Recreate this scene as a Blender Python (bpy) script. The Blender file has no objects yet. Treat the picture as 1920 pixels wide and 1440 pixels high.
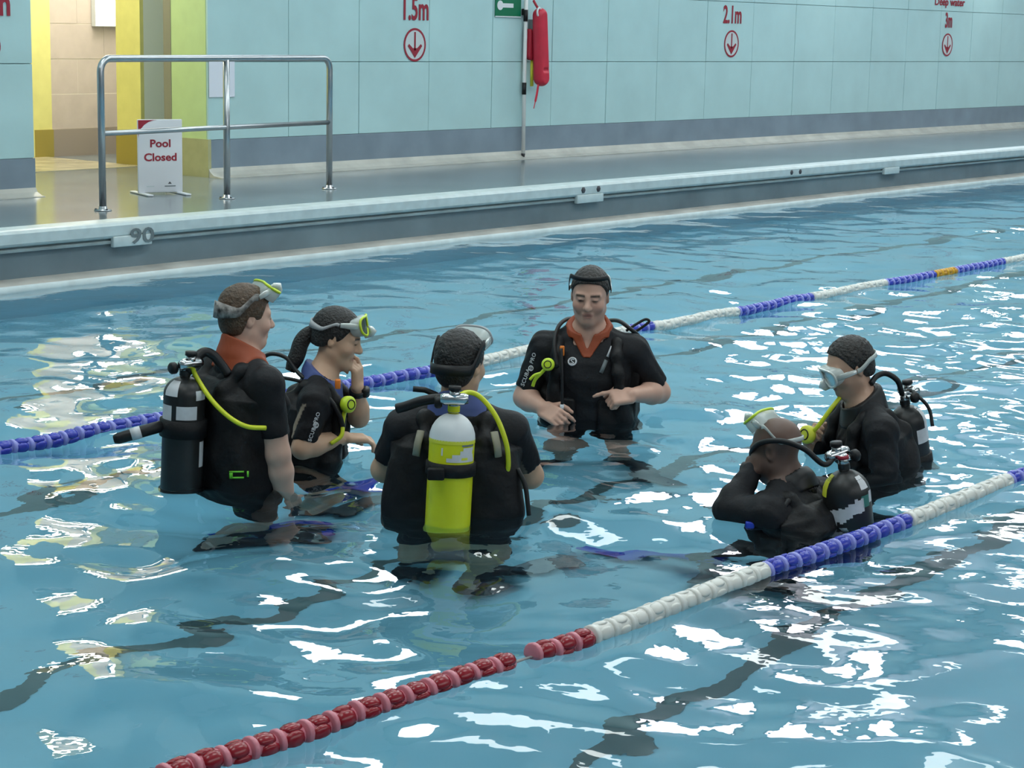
import bpy, bmesh, math, random
import numpy as np
from mathutils import Vector, Matrix

random.seed(7)
SC = bpy.context.scene
COL = SC.collection
R = math.radians
DECK = 0.35          # height of the deck above the water
FLOOR = -0.95        # shallow pool floor
WALL = 11.8          # far wall plane (Y)

# ------------------------------------------------------------------ camera
cam_d = bpy.data.cameras.new('camera')
cam = bpy.data.objects.new('camera', cam_d)
COL.objects.link(cam)
cam_d.sensor_fit = 'HORIZONTAL'
cam_d.sensor_width = 36.0
cam_d.lens = 3600.0 / 1920.0 * 36.0
cam_d.clip_start = 0.05
cam_d.clip_end = 200
PSI, TH, RHO = R(38.638), R(10.488), R(1.2)
_f = Vector((math.cos(PSI) * math.cos(TH), math.sin(PSI) * math.cos(TH), -math.sin(TH)))
_r = Vector((math.sin(PSI), -math.cos(PSI), 0))
_u = _r.cross(_f)
_r2 = _r * math.cos(RHO) + _u * math.sin(RHO)
_u2 = -_r * math.sin(RHO) + _u * math.cos(RHO)
cam.matrix_world = Matrix((
    (_r2.x, _u2.x, -_f.x, 0.0),
    (_r2.y, _u2.y, -_f.y, 0.0),
    (_r2.z, _u2.z, -_f.z, 1.6),
    (0, 0, 0, 1)))
SC.camera = cam

# ------------------------------------------------------------------ world, view, lamps
w = bpy.data.worlds.new('world')
SC.world = w
w.use_nodes = True
w.node_tree.nodes['Background'].inputs[0].default_value = (0.62, 0.75, 0.85, 1)
w.node_tree.nodes['Background'].inputs[1].default_value = 0.3
SC.view_settings.view_transform = 'Standard'
SC.view_settings.look = 'None'
SC.view_settings.exposure = -0.12
SC.view_settings.gamma = 1.0
SC.view_settings.use_curve_mapping = False
SC.cycles.max_bounces = 12
SC.cycles.diffuse_bounces = 4
SC.cycles.transmission_bounces = 8
SC.cycles.sample_clamp_indirect = 6.0


def area(name, loc, size, power, color=(1, 1, 1), rot=(0, 0, 0)):
    d = bpy.data.lights.new(name, 'AREA')
    d.shape = 'RECTANGLE'
    d.size, d.size_y = size
    d.energy = power
    d.color = color
    o = bpy.data.objects.new(name, d)
    COL.objects.link(o)
    o.location = loc
    o.rotation_euler = rot
    return o


LAMP = 1.0
for ly in (1.6, 5.4, 9.4):
    for lx in (1.5, 7.0, 12.5, 18.0, 23.5, 29.0):
        area('ceiling_light', (lx, ly, 5.72), (2.6, 1.2), 66 * LAMP, (0.93, 1.0, 0.98))
for lx in (4.0, 11.0, 18.0, 25.0):
    area('added_ceiling_fill', (lx, 5.0, 4.6), (4.0, 0.6), 130 * LAMP, (0.93, 1.0, 0.98), (math.pi, 0, 0))  # added upward fill: bright ceiling bounces light down through the water
# added fill from the camera's side to lift the faces; no window there
area('added_front_fill', (6.0, -3.7, 3.4), (14.0, 1.8), 170, (0.98, 0.99, 1.0), (R(78), 0, 0))
# wall washers above the markings
for lx in (20.6, 24.9):
    area('wall_light', (lx, 11.45, 2.75), (0.7, 0.12), 6, (0.97, 1.0, 0.96), (R(-28), 0, 0))
# lamp of the changing corridor behind the opening, then an added fill
area('corridor_lamp_and_fill', (11.3, 13.75, 3.05), (1.6, 0.7), 70, (1.0, 0.94, 0.82))
area('corridor_lamp_and_fill', (9.9, 12.7, 3.2), (1.2, 0.8), 45, (1.0, 0.97, 0.90))  # added near the opening to brighten the green reveal and pillar


# ------------------------------------------------------------------ materials
def lin(c):
    return tuple((x / 12.92 if x <= 0.04045 else ((x + 0.055) / 1.055) ** 2.4) for x in c)


def srgb(r, g, b):
    return lin((r / 255.0, g / 255.0, b / 255.0))


MATS = {}


def mat(name, color, rough=0.5, metal=0.0, noise=0.0, nscale=8.0, bump=0.0, bscale=40.0, spec=0.5,
        emit=None, estr=0.0, trans=0.0, attr=None, coat=0.0):
    if name in MATS:
        return MATS[name]
    m = bpy.data.materials.new(name)
    m.use_nodes = True
    nt = m.node_tree
    b = nt.nodes['Principled BSDF']
    b.inputs['Base Color'].default_value = (*color, 1)
    b.inputs['Roughness'].default_value = rough
    b.inputs['Metallic'].default_value = metal
    b.inputs['Specular IOR Level'].default_value = spec
    b.inputs['Transmission Weight'].default_value = trans
    b.inputs['Coat Weight'].default_value = coat
    tc = nt.nodes.new('ShaderNodeTexCoord')
    csock = None
    if attr:
        a = nt.nodes.new('ShaderNodeAttribute')
        a.attribute_name = attr
        csock = a.outputs['Color']
    if noise > 0:
        n = nt.nodes.new('ShaderNodeTexNoise')
        n.inputs['Scale'].default_value = nscale
        n.inputs['Detail'].default_value = 5
        nt.links.new(tc.outputs['Object'], n.inputs['Vector'])
        mp = nt.nodes.new('ShaderNodeMapRange')
        mp.inputs['From Min'].default_value = 0.3
        mp.inputs['From Max'].default_value = 0.7
        mp.inputs['To Min'].default_value = 1.0 - noise
        mp.inputs['To Max'].default_value = 1.0 + noise
        nt.links.new(n.outputs['Fac'], mp.inputs['Value'])
        mx = nt.nodes.new('ShaderNodeVectorMath')
        mx.operation = 'SCALE'
        if csock:
            nt.links.new(csock, mx.inputs[0])
        else:
            mx.inputs[0].default_value = color
        nt.links.new(mp.outputs['Result'], mx.inputs['Scale'])
        csock = mx.outputs['Vector']
    if csock:
        nt.links.new(csock, b.inputs['Base Color'])
    if bump > 0:
        n2 = nt.nodes.new('ShaderNodeTexNoise')
        n2.inputs['Scale'].default_value = bscale
        n2.inputs['Detail'].default_value = 4
        nt.links.new(tc.outputs['Object'], n2.inputs['Vector'])
        bp = nt.nodes.new('ShaderNodeBump')
        bp.inputs['Strength'].default_value = bump
        bp.inputs['Distance'].default_value = 0.01
        nt.links.new(n2.outputs['Fac'], bp.inputs['Height'])
        nt.links.new(bp.outputs['Normal'], b.inputs['Normal'])
    if emit:
        b.inputs['Emission Color'].default_value = (*emit, 1)
        b.inputs['Emission Strength'].default_value = estr
    MATS[name] = m
    return m


M_panel = mat('cyan_panel', (0.45, 0.66, 0.68), 0.28, noise=0.05, nscale=2.5)
M_joint = mat('panel_joint', (0.36, 0.54, 0.57), 0.7)
M_grey = mat('grey_dado', (0.21, 0.27, 0.33), 0.35, noise=0.12, nscale=3)
M_deck = mat('wet_deck', (0.165, 0.205, 0.225), 0.16, noise=0.22, nscale=1.6, bump=0.06, bscale=14)
M_cove = mat('cove_tile', (0.46, 0.46, 0.42), 0.25, noise=0.14, nscale=4)
M_nosing = mat('nosing', (0.52, 0.60, 0.61), 0.4, noise=0.10, nscale=9)
M_channel = mat('channel', (0.30, 0.36, 0.37), 0.5, noise=0.2, nscale=5)
M_ledge = mat('ledge', (0.40, 0.39, 0.36), 0.45, noise=0.22, nscale=4)
M_pool = mat('pool_lining', (0.28, 0.555, 0.675), 0.5, noise=0.05, nscale=1.2)
M_line = mat('lane_line_tile', (0.065, 0.105, 0.11), 0.5)
M_white = mat('white_wall', (0.62, 0.66, 0.66), 0.7)
M_ceil = mat('ceiling_white', (0.78, 0.80, 0.80), 0.8)
M_yellow = mat('yellow_wall', (0.66, 0.63, 0.23), 0.45, noise=0.05)
M_olive = mat('olive_skirting', (0.30, 0.24, 0.05), 0.4)
M_beige = mat('beige_tile', (0.50, 0.43, 0.38), 0.4, noise=0.06)
M_brown = mat('brown_skirting', (0.30, 0.25, 0.21), 0.4)
M_grout = mat('pale_grout', (0.72, 0.66, 0.58), 0.7)
M_green = mat('green_wall', (0.52, 0.68, 0.34), 0.5, noise=0.04)
M_greeny = mat('green_skirting', (0.40, 0.40, 0.22), 0.45, noise=0.1)
M_pillar = mat('pale_pillar', (0.76, 0.80, 0.72), 0.6)
M_taupe = mat('taupe_frame', (0.26, 0.25, 0.19), 0.6)
M_cfloor = mat('corridor_floor', (0.46, 0.42, 0.29), 0.2, noise=0.35, nscale=3.0)
M_steel = mat('steel', (0.46, 0.48, 0.50), 0.28, 1.0, noise=0.06)
M_signw = mat('sign_white', (0.72, 0.74, 0.78), 0.45)
M_red = mat('marking_red', (0.30, 0.015, 0.035), 0.5)
M_ring = mat('marking_pale', (0.55, 0.62, 0.64), 0.5)
M_ink = mat('ink_dark', (0.05, 0.05, 0.06), 0.6)
M_inkgrey = mat('ink_worn', (0.14, 0.17, 0.18), 0.6)
M_buoy = mat('rescue_red', (0.56, 0.02, 0.05), 0.45, noise=0.1)
M_buoyd = mat('rescue_dark_red', (0.36, 0.01, 0.03), 0.6)
M_signgreen = mat('sign_green', (0.0, 0.16, 0.075), 0.4)
M_black = mat('matt_black', (0.010, 0.011, 0.013), 0.55)
M_rubber = mat('black_rubber', (0.010, 0.011, 0.013), 0.45, spec=0.35)
M_neo = mat('neoprene', (0.013, 0.014, 0.017), 0.62, attr='Col', spec=0.22, noise=0.25, nscale=9, bump=0.25, bscale=60)
M_nylon = mat('jacket_nylon', (0.0075, 0.008, 0.0095), 0.55, spec=0.25, noise=0.35, nscale=12, bump=0.5, bscale=28)
M_skin = mat('skin', (0.45, 0.29, 0.21), 0.5, attr='Col', noise=0.06, nscale=14)
M_hair = mat('hair', (0.02, 0.018, 0.016), 0.5, attr='Col', noise=0.4, nscale=60, bump=0.8, bscale=120)
M_tankblack = mat('tank_black', (0.012, 0.013, 0.014), 0.4, noise=0.3, nscale=14)
M_tankyel = mat('tank_yellow', (0.62, 0.66, 0.01), 0.35, noise=0.06, nscale=8)
M_tankwhite = mat('tank_white', (0.66, 0.70, 0.72), 0.4, noise=0.06)
M_label = mat('label_white', (0.58, 0.60, 0.63), 0.5, noise=0.1, nscale=25)
M_labely = mat('label_yellow', (0.66, 0.68, 0.05), 0.5)
M_teal = mat('label_teal', (0.03, 0.18, 0.15), 0.5)
M_chrome = mat('chrome', (0.62, 0.64, 0.66), 0.2, 1.0)
M_hosey = mat('hose_yellow', (0.60, 0.66, 0.02), 0.4)
M_neon = mat('neon_green', (0.55, 0.72, 0.03), 0.4)
M_neongreen = mat('buckle_green', (0.16, 0.62, 0.03), 0.4)
M_skirt = mat('clear_silicone', (0.62, 0.68, 0.66), 0.25, trans=0.35)
M_lens = mat('mask_glass', (0.75, 0.86, 0.86), 0.06, trans=0.8)
M_lensd = mat('mask_glass_dark', (0.06, 0.10, 0.09), 0.08)
M_strap = mat('strap_grey', (0.40, 0.42, 0.44), 0.5)
M_camo = mat('strap_camo', (0.22, 0.21, 0.20), 0.6, noise=0.95, nscale=45)
M_orange = mat('collar_orange', (0.30, 0.055, 0.015), 0.6, noise=0.1)
M_orangeb = mat('tab_orange', (0.75, 0.20, 0.02), 0.5)
M_bluec = mat('collar_blue', (0.05, 0.08, 0.25), 0.6)
M_finblue = mat('fin_blue', (0.01, 0.04, 0.45), 0.4)
M_findark = mat('fin_dark', (0.015, 0.018, 0.025), 0.4)
M_fingrey = mat('fin_grey_blade', (0.22, 0.25, 0.27), 0.4)
M_watch = mat('watch_black', (0.01, 0.012, 0.012), 0.3)
M_notice = mat('notice_paper', (0.72, 0.76, 0.86), 0.6)
M_pole = mat('pole_white', (0.72, 0.74, 0.74), 0.35)
M_lightbox = mat('lightbox', (0.9, 0.9, 0.9), 0.5, emit=(1.0, 0.96, 0.88), estr=6.0)
M_glow = mat('window_daylight', (0.9, 0.9, 0.95), 0.5, emit=(0.96, 0.97, 1.0), estr=9.0)
M_glow2 = mat('window_daylight_lilac', (0.9, 0.9, 0.95), 0.5, emit=(0.95, 0.90, 1.0), estr=9.0)
M_frame = mat('window_frame', (0.55, 0.58, 0.6), 0.5)
M_cable = mat('rope_cable', (0.25, 0.25, 0.25), 0.5)


# ------------------------------------------------------------------ mesh helpers
def new_mesh(name, verts, faces, m=None, parent=None, smooth=True, col=None, mats=None, fmat=None):
    me = bpy.data.meshes.new(name)
    V = np.asarray(verts, dtype=np.float32).reshape(-1, 3)
    if isinstance(faces, np.ndarray) and faces.ndim == 2:
        n = faces.shape[1]
        me.vertices.add(len(V))
        me.vertices.foreach_set('co', V.ravel())
        me.loops.add(faces.size)
        me.loops.foreach_set('vertex_index', faces.astype(np.int32).ravel())
        me.polygons.add(len(faces))
        me.polygons.foreach_set('loop_start', np.arange(0, faces.size, n, dtype=np.int32))
        me.update(calc_edges=True)
    else:
        me.from_pydata([tuple(v) for v in V], [], [tuple(f) for f in faces])
    if mats:
        for mm in mats:
            me.materials.append(mm)
        if fmat is not None:
            me.polygons.foreach_set('material_index', np.asarray(fmat, dtype=np.int32))
    elif m:
        me.materials.append(m)
    if col is not None:
        a = me.color_attributes.new('Col', 'FLOAT_COLOR', 'POINT')
        c = np.ones((len(V), 4), dtype=np.float32)
        c[:, :3] = col
        a.data.foreach_set('color', c.ravel())
    if smooth:
        me.polygons.foreach_set('use_smooth', np.ones(len(me.polygons), dtype=bool))
    me.validate()
    me.update()
    o = bpy.data.objects.new(name, me)
    COL.objects.link(o)
    if parent:
        o.parent = parent
    return o


class MB:
    """collects simple shapes in one mesh (with material slots)"""

    def __init__(s):
        s.v, s.f, s.mi, s.mats = [], [], [], []

    def slot(s, m):
        if m not in s.mats:
            s.mats.append(m)
        return s.mats.index(m)

    def add(s, verts, faces, m):
        k = len(s.v)
        i = s.slot(m)
        s.v += [tuple(map(float, v)) for v in verts]
        s.f += [tuple(k + j for j in f) for f in faces]
        s.mi += [i] * len(faces)

    def box(s, lo, hi, m, bev=0.0):
        if bev > 0:
            bm = bmesh.new()
            bmesh.ops.create_cube(bm, size=1)
            for v in bm.verts:
                v.co = Vector([(lo[i] + hi[i]) / 2 + v.co[i] * (hi[i] - lo[i]) for i in range(3)])
            bmesh.ops.bevel(bm, geom=bm.edges[:], offset=bev, segments=2, affect='EDGES', profile=0.5)
            bm.verts.index_update()
            s.add([v.co for v in bm.verts], [[v.index for v in f.verts] for f in bm.faces], m)
            bm.free()
            return
        x0, y0, z0 = lo
        x1, y1, z1 = hi
        s.add([(x0, y0, z0), (x1, y0, z0), (x1, y1, z0), (x0, y1, z0), (x0, y0, z1), (x1, y0, z1), (x1, y1, z1), (x0, y1, z1)],
              [(0, 3, 2, 1), (4, 5, 6, 7), (0, 1, 5, 4), (1, 2, 6, 5), (2, 3, 7, 6), (3, 0, 4, 7)], m)

    def tube(s, pts, r, m, n=10, cap=True, flat=None):
        """swept tube; r scalar or list; flat=(a,b) scales the section along its two axes"""
        P = [Vector(p) for p in pts]
        rs = r if isinstance(r, (list, tuple)) else [r] * len(P)
        vs, fs = [], []
        up = None
        for i, p in enumerate(P):
            t = (P[min(i + 1, len(P) - 1)] - P[max(i - 1, 0)])
            t = t.normalized() if t.length > 1e-9 else Vector((0, 0, 1))
            if up is None:
                up = Vector((0, 0, 1)) if abs(t.z) < 0.9 else Vector((0, 1, 0))
            a = t.cross(up)
            a.normalize()
            b = a.cross(t)
            up = b
            fa, fb = flat if flat else (1, 1)
            for j in range(n):
                th = 2 * math.pi * j / n
                vs.append(p + (a * math.cos(th) * fa + b * math.sin(th) * fb) * rs[i])
        for i in range(len(P) - 1):
            for j in range(n):
                fs.append((i * n + j, i * n + (j + 1) % n, (i + 1) * n + (j + 1) % n, (i + 1) * n + j))
        if cap:
            fs.append(tuple(reversed(range(n))))
            fs.append(tuple(range((len(P) - 1) * n, len(P) * n)))
        s.add(vs, fs, m)

    def lathe(s, prof, m, n=28, base=(0, 0, 0), axis=(0, 0, 1)):
        """profile [(radius, height)] around axis through base"""
        A = Vector(axis).normalized()
        q = Vector((0, 0, 1)).rotation_difference(A)
        vs, fs = [], []
        for (r, h) in prof:
            for j in range(n):
                th = 2 * math.pi * j / n
                vs.append(Vector(base) + q @ Vector((r * math.cos(th), r * math.sin(th), h)))
        for i in range(len(prof) - 1):
            for j in range(n):
                fs.append((i * n + j, i * n + (j + 1) % n, (i + 1) * n + (j + 1) % n, (i + 1) * n + j))
        fs.append(tuple(reversed(range(n))))
        fs.append(tuple(range((len(prof) - 1) * n, len(prof) * n)))
        s.add(vs, fs, m)

    def build(s, name, parent=None, smooth=True):
        return new_mesh(name, s.v, s.f, parent=parent, smooth=smooth, mats=s.mats, fmat=s.mi)


def sharp(o, ang=40):
    me = o.data
    try:
        me.set_sharp_from_angle(angle=R(ang))
    except Exception:
        pass
    return o


def tag(o, label, cat, group=None, kind=None):
    o['label'] = label
    o['category'] = cat
    if group:
        o['group'] = group
    if kind:
        o['kind'] = kind
    return o


def struct(o):
    o['kind'] = 'structure'
    return o


def empty(name, loc, rz=0.0):
    o = bpy.data.objects.new(name, None)
    o.empty_display_size = 0.1
    COL.objects.link(o)
    o.location = loc
    o.rotation_euler = (0, 0, rz)
    return o


def spline(pts, n=8):
    """Catmull-Rom through the points"""
    P = [np.array(p, float) for p in pts]
    P = [2 * P[0] - P[1]] + P + [2 * P[-1] - P[-2]]
    out = []
    for i in range(1, len(P) - 2):
        for k in range(n):
            t = k / n
            a, b, c, d = P[i - 1], P[i], P[i + 1], P[i + 2]
            out.append(0.5 * ((2 * b) + (c - a) * t + (2 * a - 5 * b + 4 * c - d) * t * t + (3 * b - a - 3 * c + d) * t ** 3))
    out.append(P[-2])
    return [tuple(p) for p in out]


def text_mesh(name, s, size, loc, m, parent=None, xs=1.0, axis='wall', depth=0.003, bold=0.0, rot=None, align='CENTER', sp=1.0):
    """flat lettering as a mesh; 'wall' stands it up facing -Y"""
    cu = bpy.data.curves.new(name, 'FONT')
    cu.body = s
    cu.size = size
    cu.align_x = align
    cu.space_character = sp
    cu.extrude = depth
    cu.offset = bold
    cu.resolution_u = 3
    t = bpy.data.objects.new(name, cu)
    COL.objects.link(t)
    dg = bpy.context.evaluated_depsgraph_get()
    me = bpy.data.meshes.new_from_object(t.evaluated_get(dg))
    bpy.data.objects.remove(t)
    me.materials.clear()
    me.materials.append(m)
    o = bpy.data.objects.new(name, me)
    COL.objects.link(o)
    Mx = Matrix.Diagonal((xs, 1, 1, 1))
    Rm = rot if rot is not None else Matrix.Rotation(R(90), 4, 'X')
    me.transform(Matrix.Translation(Vector(loc)) @ Rm @ Mx)
    if parent:
        o.parent = parent
    return o


# ------------------------------------------------------------------ the hall
X0, X1, YN = -7.0, 34.0, -4.0
LW = 11.3            # plane of the wall left of the opening
PX0, PX1, PY0, PY1 = 0.6, 27.5, 0.55, 9.36       # pool basin


def slab(name, lo, hi, m, parent=None, bev=0.0, st=True):
    b = MB()
    b.box(lo, hi, m, bev)
    o = b.build(name, parent, smooth=False)
    if st and parent is None:
        struct(o)
    return o


# deck: pieces around the basin as one floor
fl = MB()
fl.box((X0, PY1 + 0.12, -0.6), (X1, 15.2, DECK), M_deck)
fl.box((X0, YN, -0.6), (X1, PY0, DECK), M_deck)
fl.box((X0, PY0, -0.6), (PX0, PY1 + 0.12, DECK), M_deck)
fl.box((PX1, PY0, -0.6), (X1, PY1 + 0.12, DECK), M_deck)
struct(fl.build('floor', smooth=False))
slab('ceiling', (X0, YN, 6.0), (X1, WALL + 0.3, 6.2), M_ceil)
slab('wall_near', (X0, YN - 0.2, DECK), (X1, YN, 6.0), M_white)
slab('wall_left', (X0 - 0.2, YN, DECK), (X0, WALL, 6.0), M_white)
slab('wall_right', (X1, YN, DECK), (X1 + 0.2, WALL, 6.0), M_white)

# far wall: backing, dado, panels one by one
wf = MB()
OX0, OX1, OZ = 8.61, 10.72, 2.95       # the opening to the corridor
wf.box((OX1 + 0.03, WALL + 0.012, DECK), (X1, WALL + 0.3, 6.0), M_joint)
wf.box((X0, LW + 0.012, DECK), (OX0, LW + 0.3, 6.0), M_joint)
wf.box((OX0, WALL + 0.012, OZ), (OX1, WALL + 0.3, 6.0), M_joint)
wall_far = struct(wf.build('wall_far', smooth=False))
d = MB()
d.box((OX1, WALL - 0.012, DECK), (X1, WALL + 0.012, 0.655), M_grey)
d.build('dado', wall_far, smooth=False)
d = MB()
d.box((X0, LW - 0.012, DECK), (OX0, LW + 0.012, 0.62), M_grey)
d.build('dado', wall_far, smooth=False)
seams = [OX1, 11.636, 12.502, 13.435, 14.346, 15.279, 16.205, 17.112, 18.053, 19.006, 19.942, 20.862, 21.801]
while seams[-1] < X1 - 0.9:
    seams.append(seams[-1] + 0.935)
seams.append(X1)
rows = [0.655, 1.285, 1.945, 2.605, 3.3]
for i in range(len(seams) - 1):
    for j in range(len(rows) - 1):
        if j == 3 and seams[i] > 24:
            continue
        g = 0.0035 if i not in (4, 12) else 0.006
        rg = random.uniform(-0.002, 0.002)
        b = MB()
        b.box((seams[i] + g, WALL - 0.006 + rg, rows[j] + 0.003), (seams[i + 1] - 0.0035, WALL + 0.012, rows[j + 1] - 0.003), M_panel)
        b.build('panel', wall_far, smooth=False)
x = OX0
for i in range(3):
    for j in range(len(rows) - 2):
        b = MB()
        z0 = 0.62 if j == 0 else rows[j]
        b.box((x - 0.93, LW - 0.006, z0 + 0.003), (x - 0.0035, LW + 0.012, rows[j + 1] - 0.003), M_panel)
        b.build('panel', wall_far, smooth=False)
    x -= 0.935
b = MB()
b.box((X0, LW - 0.006, rows[3]), (OX0, LW + 0.012, 6.0), M_panel)
b.box((X0, LW - 0.006, 0.62), (x - 0.004, LW + 0.012, rows[3]), M_panel)
b.build('upper_cladding', wall_far, smooth=False)

# high windows in the far wall (their daylight glints on the water)
wins = [(11.6, 13.2, 3.35, 4.7), (18.5, 19.9, 3.45, 5.75), (20.3, 21.7, 3.45, 5.75), (22.9, 24.5, 3.35, 4.5), (25.6, 28.2, 3.35, 4.7)]
fr = MB()
prev = OX1
for (a, b2, WZ0, WZ1) in wins + [(X1, X1, 3.35, 4)]:
    fr.box((prev, WALL - 0.004, 3.35), (a, WALL + 0.012, 6.0), M_panel)
    if b2 > a:
        fr.box((a, WALL - 0.004, WZ1), (b2, WALL + 0.012, 6.0), M_panel)
    prev = b2
fr.box((OX1, WALL - 0.004, 3.3), (X1, WALL + 0.012, 3.35), M_panel)
fr.build('upper_cladding', wall_far, smooth=False)
for k, (a, b2, WZ0, WZ1) in enumerate(wins):
    e = MB()
    for (p, q, u, v) in ((a, a + 0.05, WZ0, WZ1), (b2 - 0.05, b2, WZ0, WZ1), (a, b2, WZ0, WZ0 + 0.05), (a, b2, WZ1 - 0.05, WZ1)):
        e.box((p, WALL - 0.05, u), (q, WALL + 0.008, v), M_frame)
    wo = struct(e.build('window_%d' % (k + 1), smooth=False))
    n = max(2, int((b2 - a) / 0.8))
    for i in range(n):
        p = MB()
        xa = a + 0.05 + (b2 - a - 0.1) * i / n
        xb = a + 0.05 + (b2 - a - 0.1) * (i + 1) / n
        p.box((xa + 0.012, WALL - 0.03, WZ0 + 0.05), (xb - 0.012, WALL - 0.01, WZ1 - 0.05), M_glow if k < 1 else M_glow2)
        p.build('pane', wo, smooth=False)

# pale cove where the far wall meets the deck
def profile_x(name, prof, xa, xb, m, parent=None, nx=1):
    vs, fs = [], []
    k = len(prof)
    for i in range(nx + 1):
        xx = xa + (xb - xa) * i / nx
        vs += [(xx, p[0], p[1]) for p in prof]
    for i in range(nx):
        for j in range(k):
            fs.append((i * k + j, i * k + (j + 1) % k, (i + 1) * k + (j + 1) % k, (i + 1) * k + j))
    fs.append(tuple(range(k)))
    fs.append(tuple(reversed(range(nx * k, nx * k + k))))
    b = MB()
    b.add(vs, fs, m)
    bm = bmesh.new()
    o = b.build(name, parent, smooth=False)
    bm.from_mesh(o.data)
    bmesh.ops.recalc_face_normals(bm, faces=bm.faces)
    bm.to_mesh(o.data)
    bm.free()
    return o


struct(profile_x('baseboard_far', [(WALL - 0.013, DECK + 0.075), (WALL - 0.03, DECK + 0.045), (WALL - 0.075, DECK + 0.016), (WALL - 0.17, DECK + 0.004),
                                   (WALL - 0.17, DECK - 0.01), (WALL - 0.013, DECK - 0.01)], OX1, X1, M_cove))
struct(profile_x('baseboard_left', [(LW - 0.013, DECK + 0.06), (LW - 0.03, DECK + 0.03), (LW - 0.08, DECK + 0.008), (LW - 0.12, DECK + 0.004),
                                    (LW - 0.12, DECK - 0.01), (LW - 0.013, DECK - 0.01)], X0, OX0, M_cove))

# corridor behind the opening
YB = 14.45
cb = MB()
cb.box((OX0 - 0.9, YB - 0.005, DECK), (13.6, YB + 0.2, 3.3), M_grout)
wall_back = struct(cb.build('wall_back', smooth=False))
b = MB()
b.box((OX0 - 0.9, YB - 0.01, 0.60), (11.215, YB + 0.02, 3.3), M_yellow)
b.build('yellow_panel', wall_back, smooth=False)
b = MB()
b.box((11.0, YB - 0.03, DECK), (11.215, YB + 0.02, 0.60), M_olive)
b.box((OX0 - 0.9, YB - 0.03, DECK), (11.0, YB + 0.02, 0.60), M_yellow)
b.build('skirting', wall_back, smooth=False)
b = MB()
b.box((11.215, YB - 0.015, DECK), (13.6, YB + 0.02, 0.60), M_brown)
b.build('skirting', wall_back, smooth=False)
tz = [0.60, 0.92, 1.24, 1.56, 1.88, 2.2, 2.52, 2.84, 3.3]
for j in range(len(tz) - 1):
    xx = 11.215
    k = 0
    while xx < 13.5:
        ww = 0.62 if (j % 2 == 0 or k) else 0.31
        b = MB()
        b.box((xx, YB - 0.008 + random.uniform(-0.002, 0.002), tz[j] + 0.004), (min(xx + ww, 13.6) - 0.004, YB + 0.02, tz[j + 1] - 0.004), M_beige)
        b.build('tile', wall_back, smooth=False)
        xx += ww
        k += 1
# partition with yellow end and pale face
pa = MB()
pa.box((11.13, 13.1, 0.62), (11.17, 13.42, 3.3), M_yellow)
wp = struct(pa.build('wall_partition', smooth=False))
b = MB(); b.box((11.115, 13.09, DECK), (11.17, 13.42, 0.62), M_olive); b.build('skirting', wp, smooth=False)
b = MB(); b.box((11.17, 13.1, DECK), (13.0, 13.42, 3.3), M_pillar); b.build('pillar_face', wp, smooth=False)
b = MB(); b.box((11.55, 12.98, DECK), (11.62, 13.1, 3.3), M_taupe); b.build('door_frame', wp, smooth=False)
b = MB(); b.box((11.62, 12.95, DECK), (13.0, 13.1, 3.3), M_pillar); b.build('pillar_face', wp, smooth=False)
# green reveal
gr = MB()
gr.box((OX1, WALL + 0.012, 0.66), (OX1 + 0.028, 12.23, 3.3), M_green)
gr.box((OX1 + 0.028, WALL + 0.30, 0.66), (OX1 + 0.25, 12.23, 3.3), M_green)
wg = struct(gr.build('wall_reveal', smooth=False))
b = MB(); b.box((OX1 - 0.008, WALL - 0.016, DECK), (OX1 + 0.026, 12.23, 0.66), M_greeny); b.build('skirting', wg, smooth=False)
b = MB(); b.box((OX1 - 0.004, 12.23, DECK), (OX1 + 0.2, 12.32, 3.3), M_taupe); b.build('door_frame', wg, smooth=False)
b = MB(); b.box((OX0 - 0.35, LW + 0.3, DECK), (OX0 - 0.05, YB, 3.3), M_yellow); struct(b.build('wall_corridor', smooth=False))
b = MB(); b.box((OX0 - 0.9, LW + 0.3, 3.3), (13.6, YB + 0.2, 3.4), M_ceil); struct(b.build('ceiling_corridor', smooth=False))
b = MB(); b.box((OX0 - 0.05, 13.05, DECK), (11.13, YB, DECK + 0.004), M_cfloor); struct(b.build('floor_corridor', smooth=False))
# glowing light box on the beige wall
b = MB()
b.box((11.69, YB - 0.07, 1.54), (12.10, YB - 0.012, 2.35), M_frame)
lb = b.build('wall_light', smooth=False)
b = MB(); b.box((11.70, YB - 0.078, 1.55), (12.09, YB - 0.07, 2.34), M_lightbox); b.build('diffuser', lb, smooth=False)
tag(lb, 'glowing white light box high on the beige corridor wall behind the railing', 'light')

# ------------------------------------------------------------------ pool basin
nosing = struct(profile_x('trim_1', [(9.44, 0.262), (9.43, 0.275), (9.43, 0.335), (9.445, 0.352), (9.47, 0.358), (9.62, 0.358), (9.62, 0.25), (9.47, 0.25)],
                          X0, X1, M_nosing))
def sheet_x(name, prof, xa, xb, m):
    """smooth continuous strip along the pool, with its own thickness behind it"""
    o = profile_x(name, prof, xa, xb, m)
    o.data.polygons.foreach_set('use_smooth', np.ones(len(o.data.polygons), dtype=bool))
    sharp(o, 50)
    return o


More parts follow.
